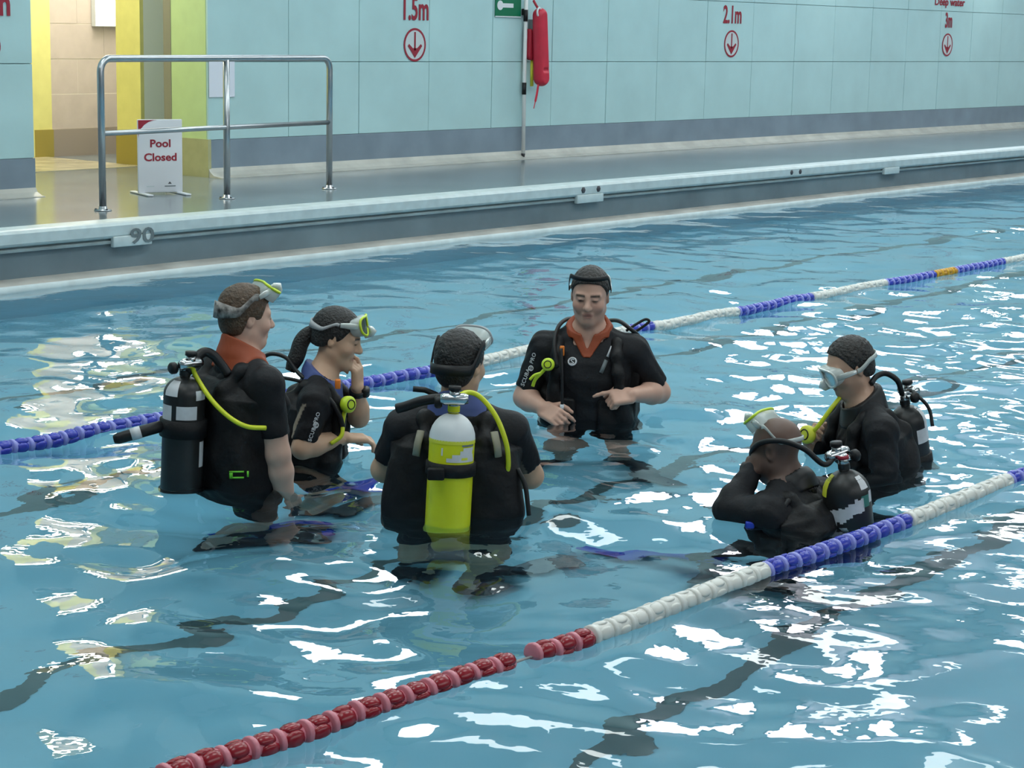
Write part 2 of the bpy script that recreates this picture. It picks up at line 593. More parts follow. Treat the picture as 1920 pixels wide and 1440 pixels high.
cv = [(9.462, 0.243), (9.452, 0.236), (9.456, 0.222)]
for i_ in range(1, 12):
    a_ = math.pi * (0.5 - i_ / 12.0)
    cv.append((9.47 + 0.105 * math.cos(a_), 0.135 + 0.088 * math.sin(a_) if a_ > 0 else 0.135 + 0.075 * math.sin(a_)))
struct(sheet_x('trim_2', cv + [(9.47, 0.055), (9.66, 0.04), (9.66, 0.252), (9.50, 0.252)], X0, X1, M_channel))
struct(sheet_x('trim_3', [(9.52, 0.074), (9.47, 0.0585), (9.42, 0.046), (9.385, 0.034), (9.385, -0.2), (9.61, -0.2), (9.61, 0.074)], X0, X1, M_ledge))
struct(sheet_x('trim_4', [(9.386, 0.032), (9.372, 0.036), (9.358, 0.026), (9.355, 0.0), (9.355, -0.2), (9.386, -0.2)], X0, X1, M_nosing))


def floor_z(x):
    return FLOOR if x < 13 else FLOOR - 0.06 * (x - 13)


basin = MB()
xs_ = [PX0, 13.0, PX1]
for i in range(2):
    a, c = xs_[i], xs_[i + 1]
    za, zc = floor_z(a), floor_z(c)
    basin.add([(a, PY0, za), (c, PY0, zc), (c, PY1, zc), (a, PY1, za)], [(0, 1, 2, 3)], M_pool)
    basin.add([(a, PY1, za), (c, PY1, zc), (c, PY1, 0.01), (a, PY1, 0.01)], [(0, 1, 2, 3)], M_pool)
    basin.add([(a, PY0, za), (c, PY0, zc), (c, PY0, DECK), (a, PY0, DECK)], [(3, 2, 1, 0)], M_pool)
basin.add([(PX0, PY0, FLOOR), (PX0, PY1, FLOOR), (PX0, PY1, DECK), (PX0, PY0, DECK)], [(0, 1, 2, 3)], M_pool)
zc = floor_z(PX1)
basin.add([(PX1, PY0, zc), (PX1, PY1, zc), (PX1, PY1, DECK), (PX1, PY0, DECK)], [(3, 2, 1, 0)], M_pool)
pool = struct(basin.build('floor_pool', smooth=False))
for ly in (1.55, 3.0, 4.47, 5.97, 7.5):
    l = MB()
    for i in range(2):
        a, c = xs_[i] + (0.8 if i == 0 else 0), xs_[i + 1] - (0.8 if i == 1 else 0)
        za, zc = floor_z(a) + 0.003, floor_z(c) + 0.003
        l.add([(a, ly - 0.045, za), (c, ly - 0.045, zc), (c, ly + 0.045, zc), (a, ly + 0.045, za)], [(0, 1, 2, 3)], M_line)
    l.build('lane_line', pool, smooth=False)

# ------------------------------------------------------------------ water
mw = bpy.data.materials.new('pool_water')
mw.use_nodes = True
nt = mw.node_tree
pb = nt.nodes['Principled BSDF']
pb.inputs['Base Color'].default_value = (0.93, 0.985, 1.0, 1)
pb.inputs['Roughness'].default_value = 0.0
pb.inputs['IOR'].default_value = 1.33
pb.inputs['Transmission Weight'].default_value = 1.0
va = nt.nodes.new('ShaderNodeVolumeAbsorption')
va.inputs['Color'].default_value = (0.30, 0.80, 0.95, 1)
va.inputs['Density'].default_value = 0.22
nt.links.new(va.outputs[0], nt.nodes['Material Output'].inputs['Volume'])
tc = nt.nodes.new('ShaderNodeTexCoord')
nz = nt.nodes.new('ShaderNodeTexNoise')
nz.inputs['Scale'].default_value = 6.0
nz.inputs['Detail'].default_value = 3
nt.links.new(tc.outputs['Object'], nz.inputs['Vector'])
bp = nt.nodes.new('ShaderNodeBump')
bp.inputs['Strength'].default_value = 0.07
bp.inputs['Distance'].default_value = 0.04
nt.links.new(nz.outputs['Fac'], bp.inputs['Height'])
nt.links.new(bp.outputs['Normal'], pb.inputs['Normal'])

WAVE_AMP = 1.0
people_xy = [(4.55, 4.9), (5.17, 5.05), (4.75, 4.05), (6.43, 4.7), (6.47, 3.44), (5.25, 3.07)]


def wave(Xg, Yg):
    rng = np.random.RandomState(11)
    hgt = np.zeros_like(Xg)
    for i in range(70):
        lam = 0.19 * (8.0 ** rng.rand())
        th = rng.rand() * 2 * math.pi
        k = 2 * math.pi / lam
        amp = 0.00125 * (lam / 0.45) ** 0.90 * (0.5 + rng.rand())
        ph = rng.rand() * 6.283
        wob = 0.25 * np.sin(Xg * 0.7 * math.cos(th + 1.3) + Yg * 0.9 * math.sin(th + 0.4) + ph)
        hgt += amp * np.sin(k * (Xg * math.cos(th) + Yg * math.sin(th)) + ph + wob * 3)
    for (px, py) in people_xy:
        rr = np.sqrt((Xg - px) ** 2 + (Yg - py) ** 2)
        hgt += 0.0016 * np.sin(rr * 2 * math.pi / 0.16) * np.exp(-((rr - 0.4) / 0.35) ** 2)
    patch = 0.75 + 0.35 * np.sin(Xg * 0.55 + 1.0) * np.sin(Yg * 0.8 + 0.5) + 0.2 * np.sin(Xg * 1.3 - Yg * 0.9)
    hgt *= np.clip((9.9 - Yg) / 4.0, 0.28, 1)
    return hgt * np.clip(patch, 0.35, 1.4) * WAVE_AMP


gx = [PX0]
while gx[-1] < PX1:
    gx.append(gx[-1] + (0.10 if gx[-1] < 1.9 else 0.019 + 0.0042 * max(0, gx[-1] - 4)))
gx[-1] = PX1
gy = [PY0]
while gy[-1] < PY1:
    gy.append(gy[-1] + 0.021)
gy[-1] = PY1
gx, gy = np.array(gx), np.array(gy)
GX, GY = np.meshgrid(gx, gy, indexing='ij')
GZ = wave(GX, GY)
nx_, ny_ = GX.shape
idx = np.arange(nx_ * ny_).reshape(nx_, ny_)
Fq = np.stack([idx[:-1, :-1], idx[1:, :-1], idx[1:, 1:], idx[:-1, 1:]], -1).reshape(-1, 4)
water = new_mesh('pool_water', np.stack([GX, GY, GZ], -1).reshape(-1, 3), Fq, mw)
struct(water)


def water_z(x, y):
    return float(wave(np.array([x]), np.array([y]))[0])

# ------------------------------------------------------------------ organic shapes: signed distance fields -> one smooth mesh
def vec(*a):
    return np.array(a, dtype=np.float32)


def nrm(v):
    v = np.asarray(v, float)
    return v / max(np.linalg.norm(v), 1e-9)


def capsule(a, b, ra, rb, cut=None):
    """tapered capsule; cut=t ends it flat at that fraction of its length"""
    a, b = np.asarray(a, float), np.asarray(b, float)
    rm = max(ra, rb)
    lo, hi = np.minimum(a, b) - rm, np.maximum(a, b) + rm
    ab = b - a
    L2 = max(float(ab @ ab), 1e-9)

    def f(X, Y, Z):
        x, y, z = X - a[0], Y - a[1], Z - a[2]
        t = (x * ab[0] + y * ab[1] + z * ab[2]) / L2
        tt = np.clip(t, 0, 1)
        dd = np.sqrt((x - tt * ab[0]) ** 2 + (y - tt * ab[1]) ** 2 + (z - tt * ab[2]) ** 2) - (ra + (rb - ra) * tt)
        if cut is not None:
            dd = np.maximum(dd, (t - cut) * math.sqrt(L2))
        return dd
    return lo, hi, f


def ellipsoid(c, r, M=None):
    """M: rows = local axes in world"""
    c, r = np.asarray(c, float), np.asarray(r, float)
    M = np.eye(3) if M is None else np.asarray(M, float)
    e = np.sqrt((M.T ** 2) @ (r ** 2))

    def f(X, Y, Z):
        x, y, z = X - c[0], Y - c[1], Z - c[2]
        q = [(M[i][0] * x + M[i][1] * y + M[i][2] * z) for i in range(3)]
        k0 = np.sqrt(sum((q[i] / r[i]) ** 2 for i in range(3)))
        k1 = np.sqrt(sum((q[i] / r[i] ** 2) ** 2 for i in range(3)))
        return k0 * (k0 - 1) / np.maximum(k1, 1e-6)
    return c - e, c + e, f


def rbox(c, h, rad, M=None):
    c, h = np.asarray(c, float), np.asarray(h, float)
    M = np.eye(3) if M is None else np.asarray(M, float)
    e = np.abs(M.T) @ h

    def f(X, Y, Z):
        x, y, z = X - c[0], Y - c[1], Z - c[2]
        q = [np.abs(M[i][0] * x + M[i][1] * y + M[i][2] * z) - (h[i] - rad) for i in range(3)]
        o = np.sqrt(sum(np.maximum(v, 0) ** 2 for v in q))
        return o + np.minimum(np.maximum(np.maximum(q[0], q[1]), q[2]), 0) - rad
    return c - e, c + e, f


def loft(a, b, side, table, e=0.0):
    """elliptic sections along a->b; table rows (t, half width, half depth, forward offset)"""
    a, b = np.asarray(a, float), np.asarray(b, float)
    ax = nrm(b - a)
    L = float(np.linalg.norm(b - a))
    s = nrm(np.asarray(side, float) - ax * float(np.asarray(side, float) @ ax))
    fw = np.cross(ax, s)
    T = np.array(table, float)
    rm = T[:, 1:3].max() + e + abs(T[:, 3]).max()
    p0, p1 = a + ax * T[0, 0] * L, a + ax * T[-1, 0] * L
    lo, hi = np.minimum(p0, p1) - rm, np.maximum(p0, p1) + rm

    def f(X, Y, Z):
        x, y, z = X - a[0], Y - a[1], Z - a[2]
        h = x * ax[0] + y * ax[1] + z * ax[2]
        u = x * s[0] + y * s[1] + z * s[2]
        v = x * fw[0] + y * fw[1] + z * fw[2]
        t = h / L
        tc_ = np.clip(t, T[0, 0], T[-1, 0])
        w_ = np.interp(tc_, T[:, 0], T[:, 1]) + e
        d_ = np.interp(tc_, T[:, 0], T[:, 2]) + e
        o_ = np.interp(tc_, T[:, 0], T[:, 3])
        k0 = np.sqrt((u / w_) ** 2 + ((v - o_) / d_) ** 2)
        k1 = np.sqrt((u / w_ ** 2) ** 2 + ((v - o_) / d_ ** 2) ** 2)
        dd = k0 * (k0 - 1) / np.maximum(k1, 1e-6)
        ov = np.abs(t - tc_) * L - e
        return np.where(ov > 0, np.sqrt(np.maximum(dd, 0) ** 2 + np.maximum(ov, 0) ** 2) + np.minimum(np.maximum(dd, ov), 0), np.maximum(dd, ov * 0 + np.where(np.abs(t - tc_) > 0, ov, -1)))
    return lo, hi, f


class Field:
    def __init__(s, lo, hi, h):
        s.lo = np.asarray(lo, float)
        s.h = h
        n = np.ceil((np.asarray(hi, float) - s.lo) / h).astype(int) + 1
        s.ax = [(s.lo[i] + h * np.arange(n[i])).astype(np.float32) for i in range(3)]
        s.f = np.full(tuple(n), 1.0, dtype=np.float32)

    def sl(s, lo, hi, pad):
        r = []
        for i in range(3):
            a = int(max(0, math.floor((lo[i] - pad - s.lo[i]) / s.h)))
            b = int(min(s.f.shape[i], math.ceil((hi[i] + pad - s.lo[i]) / s.h) + 1))
            r.append(slice(a, max(a, b)))
        return tuple(r)

    def ev(s, prim, pad):
        q = s.sl(prim[0], prim[1], pad)
        X = s.ax[0][q[0]][:, None, None]
        Y = s.ax[1][q[1]][None, :, None]
        Z = s.ax[2][q[2]][None, None, :]
        return q, prim[2](X, Y, Z)

    def add(s, prim, k=0.01):
        q, dn = s.ev(prim, k + 3 * s.h)
        o = s.f[q]
        if o.size == 0:
            return s
        hh = np.maximum(k - np.abs(o - dn), 0) / k
        s.f[q] = np.minimum(o, dn) - hh * hh * k * 0.25
        return s

    def sub(s, prim, k=0.006):
        q, dn = s.ev(prim, k + 3 * s.h)
        o = s.f[q]
        if o.size == 0:
            return s
        dn = -dn
        hh = np.maximum(k - np.abs(o - dn), 0) / k
        s.f[q] = np.maximum(o, dn) + hh * hh * k * 0.25
        return s

    def keep(s, prim):
        """intersection"""
        g = Field.__new__(Field)
        g.lo, g.h, g.ax = s.lo, s.h, s.ax
        g.f = np.full_like(s.f, 1.0)
        q, dn = g.ev(prim, 4 * s.h)
        g.f[q] = dn
        s.f = np.maximum(s.f, g.f)
        return s

    def plane(s, p, n):
        """cut away the side n points to"""
        n = nrm(n)
        X = s.ax[0][:, None, None]
        Y = s.ax[1][None, :, None]
        Z = s.ax[2][None, None, :]
        s.f = np.maximum(s.f, ((X - p[0]) * n[0] + (Y - p[1]) * n[1] + (Z - p[2]) * n[2]).astype(np.float32))
        return s

    def func(s, fn):
        X = s.ax[0][:, None, None]
        Y = s.ax[1][None, :, None]
        Z = s.ax[2][None, None, :]
        s.f = fn(s.f, X, Y, Z).astype(np.float32)
        return s

    def mesh(s, relax=2):
        f = s.f
        f[0], f[-1] = 1, 1
        f[:, 0], f[:, -1] = 1, 1
        f[:, :, 0], f[:, :, -1] = 1, 1
        n = f.shape
        ins = f < 0
        cnt = np.zeros(tuple(k - 1 for k in n), dtype=np.int8)
        for i in (0, 1):
            for j in (0, 1):
                for k in (0, 1):
                    cnt += ins[i:n[0] - 1 + i, j:n[1] - 1 + j, k:n[2] - 1 + k]
        act = (cnt > 0) & (cnt < 8)
        I = np.argwhere(act)
        vid = np.full(act.shape, -1, dtype=np.int32)
        vid[act] = np.arange(len(I))
        acc = np.zeros((len(I), 3))
        num = np.zeros(len(I))
        corners = [(i, j, k) for i in (0, 1) for j in (0, 1) for k in (0, 1)]
        vals = {c: f[I[:, 0] + c[0], I[:, 1] + c[1], I[:, 2] + c[2]] for c in corners}
        for c in corners:
            for a in range(3):
                if c[a] == 0:
                    e2 = list(c)
                    e2[a] = 1
                    e2 = tuple(e2)
                    v0, v1 = vals[c], vals[e2]
                    cr = (v0 < 0) != (v1 < 0)
                    t = v0[cr] / (v0[cr] - v1[cr])
                    p = np.tile(np.array(c, float), (len(t), 1))
                    p[:, a] = t
                    acc[cr] += p
                    num[cr] += 1
        V = s.lo + (I + acc / num[:, None]) * s.h
        faces = []
        for a in range(3):
            b, c = (a + 1) % 3, (a + 2) % 3
            s0 = [slice(None)] * 3
            s1 = [slice(None)] * 3
            s0[a] = slice(0, n[a] - 1)
            s1[a] = slice(1, n[a])
            A, B = ins[tuple(s0)], ins[tuple(s1)]
            E = np.argwhere(A != B)
            E = E[(E[:, b] > 0) & (E[:, c] > 0) & (E[:, b] < n[b] - 1) & (E[:, c] < n[c] - 1)]
            fl_ = A[E[:, 0], E[:, 1], E[:, 2]]

            def g(db, dc):
                q = E.copy()
                q[:, b] -= db
                q[:, c] -= dc
                return vid[q[:, 0], q[:, 1], q[:, 2]]
            Q = np.stack([g(1, 1), g(0, 1), g(0, 0), g(1, 0)], -1)
            Q[~fl_] = Q[~fl_][:, ::-1]
            faces.append(Q)
        Fc = np.concatenate(faces)
        # light smoothing
        if relax:
            ea = np.concatenate([Fc[:, 0], Fc[:, 1], Fc[:, 2], Fc[:, 3]])
            eb = np.concatenate([Fc[:, 1], Fc[:, 2], Fc[:, 3], Fc[:, 0]])
            nb = np.bincount(ea, minlength=len(V)).astype(float) + np.bincount(eb, minlength=len(V))
            nb = np.maximum(nb, 1)
            for it in range(relax):
                av = np.stack([(np.bincount(ea, V[eb, q], len(V)) + np.bincount(eb, V[ea, q], len(V))) / nb for q in range(3)], -1)
                V = V + (av - V) * (0.5 if it % 2 == 0 else -0.3)
        return V.astype(np.float32), Fc


# ------------------------------------------------------------------ people
# every figure is laid out in its own frame: x to one side, y forward from the deck, z up from the water
class Pose:
    pass


def facing(a):
    a = R(a)
    return np.array([math.sin(a), math.cos(a), 0.0]), np.array([math.cos(a), -math.sin(a), 0.0])


def head_frame(a, pitch, roll=0.0):
    fw, rt = facing(a)
    p = R(pitch)
    up = np.array([0, 0, 1.0])
    f2 = fw * math.cos(p) - up * math.sin(p)
    u2 = up * math.cos(p) + fw * math.sin(p)
    q = R(roll)
    r3 = rt * math.cos(q) + u2 * math.sin(q)
    u3 = -rt * math.sin(q) + u2 * math.cos(q)
    return np.array([r3, f2, u3])


TORSO = [(-.16, .115, .08, .0), (-.06, .155, .105, -.005), (.05, .162, .112, -.005), (.25, .142, .10, .0), (.42, .142, .102, .0), (.66, .160, .118, .0),
         (.80, .165, .108, -.004), (.90, .135, .085, -.008), (.98, .075, .062, -.008), (1.04, .058, .056, -.004)]


def torso_prim(P, e=0.0, table=TORSO):
    ws = P.width
    return loft(P.pelvis, P.neck, P.rt, [(t, w_ * ws, d_ * P.depth, o_) for (t, w_, d_, o_) in table], e)


def shoulder_prims(P, e=0.0):
    out = []
    ax = nrm(P.neck - P.pelvis)
    for sd, sh in ((1, P.shR), (-1, P.shL)):
        base = P.neck - ax * 0.055 + P.rt * sd * 0.045
        out.append(capsule(base, sh, .054 + e, .056 + e))
        out.append(capsule(P.neck + ax * 0.03 + P.rt * sd * 0.02, P.neck * 0.4 + sh * 0.6 + ax * 0.01, .040 + e, .034 + e))
    return out


def arm_prims(P, e=0.0, upto=None, fore=False):
    out = []
    for sh, el, wr in ((P.shR, P.elR, P.wrR), (P.shL, P.elL, P.wrL)):
        k = P.limb
        out.append(capsule(sh, el, (.054) * k + e, .043 * k + e, cut=upto))
        if upto is None:
            m_ = el * 0.72 + wr * 0.28
            out.append(capsule(el, m_, .041 * k + e, .043 * k + e))
            out.append(capsule(m_, wr, .043 * k + e, .027 * k + e))
    return out


def leg_prims(P, e=0.0, upto=None):
    out = []
    for hp, kn, an, toe in ((P.hipR, P.knR, P.anR, P.toeR), (P.hipL, P.knL, P.anL, P.toeL)):
        out.append(capsule(hp, kn, .084 * P.limb + e, .054 * P.limb + e, cut=upto))
        if upto is None:
            m_ = kn * 0.65 + an * 0.35
            out.append(capsule(kn, m_, .052 * P.limb + e, .056 * P.limb + e))
            out.append(capsule(m_, an, .056 * P.limb + e, .036 * P.limb + e))
            out.append(capsule(an + vec(0, 0, -.02), an + (toe - an) * 0.9, .038, .026))
    return out


def hand_prims(wr, d, back, thumb_side, curl, k=1.0, spread=0.012, point=False, thumb=0.6):
    """palm, four fingers of unequal length with bent joints, thumb from the side of the palm"""
    d = nrm(d)
    back = nrm(np.asarray(back, float) - d * float(np.asarray(back, float) @ d))
    sd = np.cross(back, d) * thumb_side
    out = [rbox(wr + d * .045 * k, (.047 * k, .040 * k, .0145 * k), .013 * k, np.array([d, sd, back]))]
    lens = (.072, .080, .075, .060)
    for i in range(4):
        o = wr + d * .086 * k + sd * (.030 - .020 * i) * k
        c = R(curl[i])
        dirn = nrm(d + sd * (1.5 - i) * spread * 4)
        p = o
        segs = (.46, .31, .25)
        ang = 0.0
        for j in range(3):
            ang += c * (0.75, 1.0, 0.65)[j]
            v = dirn * math.cos(ang) - back * math.sin(ang)
            q = p + v * lens[i] * segs[j] * k
            out.append(capsule(p, q, (.0098, .0088, .0080)[j] * k, (.0088, .0080, .0070)[j] * k))
            p = q
    # thumb
    b0 = wr + d * .022 * k + sd * .026 * k - back * .004
    v1 = nrm(d * 0.62 + sd * 0.75 - back * 0.25)
    b1 = b0 + v1 * .040 * k
    v2 = nrm(d * (0.5 + 0.5 * thumb) + sd * (0.75 - thumb) - back * (0.25 + 0.5 * thumb))
    b2 = b1 + v2 * .034 * k
    b3 = b2 + nrm(v2 + d * 0.25 - sd * 0.2 * thumb) * .026 * k
    out += [capsule(b0, b1, .014 * k, .0115 * k), capsule(b1, b2, .0112 * k, .0100 * k), capsule(b2, b3, .0100 * k, .0078 * k)]
    return out


def hl(P, x, y, z):
    """head-local -> figure frame"""
    return P.hc + (P.H[0] * x + P.H[1] * y + P.H[2] * z) * P.hs


def add_head(F, P):
    s = P.hs
    H = P.H

    def E_(c, r, k, M=None):
        F.add(ellipsoid(hl(P, *c), np.array(r) * s, H if M is None else M), k)

    def C_(a, b, ra, rb, k):
        F.add(capsule(hl(P, *a), hl(P, *b), ra * s, rb * s), k)

    E_((0, -.012, .036), (.0755, .094, .082), .012)
    E_((0, .020, -.015), (.066, .066, .088), .03)
    E_((0, .032, -.055), (.050, .050, .055), .02)
    C_((0, .062, -.100), (0, .066, -.092), .020, .022, .022)
    for q in (-1, 1):
        C_((q * .052, .0, -.058), (q * .014, .062, -.101), .017, .017, .022)
        E_((q * .042, .058, -.028), (.026, .026, .026), .022)
        C_((q * .014, .083, .022), (q * .047, .072, .021), .009, .009, .016)
    F.add(capsule(hl(P, 0, -.012, -.055), P.neck + nrm(P.neck - P.pelvis) * -.02, P.neckr * s, P.neckr * 1.08), .03)
    for q in (-1, 1):
        F.sub(ellipsoid(hl(P, q * .031, .098, .003), np.array((.017, .017, .0125)) * s, H), .014)
        F.add(ellipsoid(hl(P, q * .031, .0785, .001), np.array((.0125, .0125, .0105)) * s, H), .004)
        F.add(capsule(hl(P, q * .020, .0865, .009), hl(P, q * .043, .0805, .007), .0042 * s, .0036 * s), .006)
    C_((0, .086, .012), (0, .106, -.026), .0085, .0125, .014)
    C_((0, .104, -.026), (0, .108, -.030), .012, .011, .010)
    for q in (-1, 1):
        E_((q * .0125, .097, -.033), (.0085, .010, .0075), .007)
    C_((-.017, .083, -.0605), (.017, .083, -.0605), .0075, .0075, .008)
    C_((-.014, .0835, -.0725), (.014, .0835, -.0725), .0080, .0080, .008)
    F.sub(capsule(hl(P, -.021, .0915, -.066), hl(P, .021, .0915, -.066), .0028 * s, .0028 * s), .004)
    for q in (-1, 1):
        ex = nrm(H[0] * q * 0.9 - H[1] * 0.45)
        Me = np.array([ex, nrm(np.cross(H[2], ex)), H[2]])
        F.add(ellipsoid(hl(P, q * .075, -.012, -.004), np.array((.0085, .019, .032)) * s, Me), .008)
        F.sub(ellipsoid(hl(P, q * .084, -.008, .0), np.array((.006, .009, .017)) * s, Me), .006)


def head_colour(P, V, skin, lip, brow):
    """skin colour with its own lip, brow and eye colours"""
    c = np.tile(np.array(skin, float), (len(V), 1))
    q = (V - P.hc) @ P.H.T / P.hs
    x, y, z = np.abs(q[:, 0]), q[:, 1], q[:, 2]

    def blend(m, col):
        nonlocal c
        m = np.clip(m, 0, 1)[:, None]
        c = c * (1 - m) + np.array(col) * m

    front = y > .05
    blend(front * np.clip(1.6 - np.abs(z - (.0235 - .10 * (x - .03) ** 2 * 10)) / .0045, 0, 1) * np.clip((x - .010) / .004, 0, 1) * np.clip((.054 - x) / .004, 0, 1), brow)
    e = ((x - .031) / .0135) ** 2 + ((z - .0005) / .0042) ** 2
    blend(front * np.clip(2.2 - 1.7 * e, 0, 1), (.045, .03, .025))
    m = ((x) / .024) ** 2 + ((z + .0665) / .0125) ** 2
    blend((y > .07) * np.clip(1.5 - 1.3 * m, 0, 0.85), lip)
    m = (x / .019) ** 2 + ((z + .0662) / .0022) ** 2
    blend((y > .06) * np.clip(1.6 - 1.2 * m, 0, 0.9), (.06, .03, .025))
    # ruddier cheeks and nose, slight beard shadow
    m = ((x - .045) / .03) ** 2 + ((z + .03) / .03) ** 2
    blend(front * np.clip(1 - m, 0, 1) * 0.35, np.array(skin) * np.array((1.12, .80, .78)))
    m = np.clip((-.045 - z) / .02, 0, 1) * np.clip((z + .13) / .02, 0, 1) * (y > -.01)
    blend(m * P.beard, np.array(skin) * 0.62)
    return c


def body_bounds(P, pad=0.16):
    pts = np.array([P.pelvis, P.neck, P.hc, P.shR, P.shL, P.elR, P.elL, P.wrR, P.wrL, P.hipR, P.hipL, P.knR, P.knL, P.anR, P.anL, P.toeR, P.toeL,
                    P.hc + vec(0, 0, .02)])
    return pts.min(0) - pad, pts.max(0) + pad


def build_body(P, root, h=0.005):
    lo, hi = body_bounds(P)
    F = Field(lo, hi, h)
    F.add(torso_prim(P), .01)
    for p in shoulder_prims(P):
        F.add(p, .05)
    for p in leg_prims(P):
        F.add(p, .03)
    G = Field(lo, hi, h)
    for p in arm_prims(P):
        G.add(p, .02)
    for hp in P.hands:
        for i, p in enumerate(hp):
            G.add(p, .006 if i else .012)
    q = np.maximum(.02 - np.abs(F.f - G.f), 0) / .02
    F.f = np.minimum(F.f, G.f) - q * q * .02 * .25
    del G
    add_head(F, P)
    V, Fc = F.mesh(2)
    o = new_mesh('body', V, Fc, M_skin, root, col=head_colour(P, V, P.skin, P.lip, P.brow))
    return o


def build_wetsuit(P, root, h=0.0065, sleeve=0.80, leg=0.62, neck_r=0.078, vcut=None, colour=None, long=False):
    lo, hi = body_bounds(P, 0.12)
    F = Field(lo, hi, h)
    e = .0065
    F.add(torso_prim(P, e), .01)
    for p in shoulder_prims(P, e):
        F.add(p, .05)
    for p in leg_prims(P, e, None if long else leg)[:]:
        F.add(p, .03)
    for p in arm_prims(P, e + .002, None if long else sleeve):
        F.add(p, .02)
    ax = nrm(P.neck - P.pelvis)
    n2 = nrm(ax + P.fw * P.necktilt)
    F.func(lambda f, X, Y, Z: np.maximum(f, np.minimum(sum((q - P.neck[i] - ax[i] * P.neckcut) * n2[i] for i, q in enumerate((X, Y, Z))),
                                                       .088 - np.sqrt((X - P.neck[0]) ** 2 + (Y - P.neck[1]) ** 2))))
    F.sub(capsule(P.neck - ax * .015, P.hc, neck_r * .86, neck_r), .004)
    if vcut is not None:
        F.sub(vcut, .004)
    # soft creases of the cloth
    F.func(lambda f, X, Y, Z: f + 0.0016 * np.sin(70 * Z + 22 * X + 5 * np.sin(31 * Y)) + 0.0012 * np.sin(45 * X - 38 * Y + 30 * Z))
    V, Fc = F.mesh(2)
    c = np.tile(np.array((.0125, .0135, .0165)), (len(V), 1))
    if colour is not None:
        c = colour(V, c)
    return new_mesh('wetsuit', V, Fc, M_neo, root, col=c)


def wedge(c, fw, z0, slope, w0=.004, reach=.14):
    """open V at the throat, pointing down to height z0"""
    fw = nrm(fw)
    sd_ = np.array([fw[1], -fw[0], 0])
    lo = np.array([c[0] - .2, c[1] - .2, z0 - .03])
    hi = np.array([c[0] + .2, c[1] + .2, z0 + .25])

    def f(X, Y, Z):
        u = np.abs((X - c[0]) * sd_[0] + (Y - c[1]) * sd_[1])
        v = (X - c[0]) * fw[0] + (Y - c[1]) * fw[1]
        a = (u - w0 - np.maximum(Z - z0, 0) * slope)
        return np.maximum(np.maximum(a * .93, (z0 - Z)), np.maximum(.01 - v, v - reach))
    return lo, hi, f


def build_collar(P, root, m, h=0.005, r=0.108, up=0.0, vcut=None, vwide=None, down=0.05):
    """coloured inside of the neck opening: a band lying round the neck"""
    ax = nrm(P.neck - P.pelvis)
    c = P.neck
    F = Field(c - .2, c + .2, h)
    e = .0105
    F.add(torso_prim(P, e), .01)
    for p in shoulder_prims(P, e):
        F.add(p, .05)
    F.add(capsule(P.neck - ax * .02, P.neck + ax * (.05 + up), P.neckr * 1.08 + .018, P.neckr + .016), .04)
    F.sub(capsule(P.neck - ax * .06, P.hc, P.neckr * 1.08 + .006, P.neckr + .008), .004)
    K = Field(c - .2, c + .2, h)
    K.add(ellipsoid(c - P.fw * .012, (r, r, r * 1.05)), .01)
    n2 = nrm(ax + P.fw * P.necktilt)
    if vwide is None:
        K.add(ellipsoid(c + P.fw * .018, (r, r, r * 1.05)), .01)
        K.plane(P.neck - ax * down, nrm(-ax - P.fw * .65))
    else:
        K.plane(P.neck - ax * down, nrm(-ax))
        K.add(vwide, .004)
    F.f = np.maximum(F.f, K.f)
    F.plane(P.neck + ax * (P.neckcut + .022 + up), n2)
    if vcut is not None:
        F.sub(vcut, .004)
    V, Fc = F.mesh(2)
    return new_mesh('collar', V, Fc, m, root)


def build_hair(P, root, colour, front=.058, low=-.055, thick=.010, temple=0.0, messy=.003, seed=3, h=0.0045, side=-.02, patch=None):
    """cap of hair over the skull with a hairline, ears left free"""
    c = P.hc
    F = Field(c - .17, c + .17, h)
    s = P.hs
    F.add(ellipsoid(hl(P, 0, -.014, .038), np.array((.0755 + thick * .8, .094 + thick, .082 + thick)) * s, P.H), .01)
    F.add(ellipsoid(hl(P, 0, -.045, -.03), np.array((.060 + thick * .6, .050 + thick, .060)) * s, P.H), .03)

    def cut(f, X, Y, Z):
        x = (X - c[0]) * P.H[0][0] + (Y - c[1]) * P.H[0][1] + (Z - c[2]) * P.H[0][2]
        y = (X - c[0]) * P.H[1][0] + (Y - c[1]) * P.H[1][1] + (Z - c[2]) * P.H[1][2]
        z = (X - c[0]) * P.H[2][0] + (Y - c[1]) * P.H[2][1] + (Z - c[2]) * P.H[2][2]
        x, y, z = np.abs(x) / s, y / s, z / s
        # hairline height as a function of how far forward we are
        line = np.interp(y, [-.12, -.06, -.035, -.018, .004, .03, .055, .075, .12], [low, low, low + .01, side, side + .0, .028 + temple, front - .006, front + .004, front + .03])
        line = line - 0.012 * np.clip((x - .05) / .03, 0, 1) * np.clip((y + .01) / .03, 0, 1) * np.clip((.05 - y) / .03, 0, 1)
        n_ = np.sin(x * 310 + z * 140) * np.sin(y * 260 + z * 90 + seed) + np.sin(x * 150 - y * 190 + seed) * np.sin(z * 170)
        f = f - messy * n_ * np.clip((z + .02) / .05, 0, 1)
        return np.maximum(f, (line - z) * s * 0.8)
    F.func(cut)
    V, Fc = F.mesh(1)
    col = np.tile(np.array(colour, float), (len(V), 1))
    if patch is not None:
        col = patch((V - P.hc) @ P.H.T / P.hs, col)
    return new_mesh('hair', V, Fc, M_hair, root, col=col)


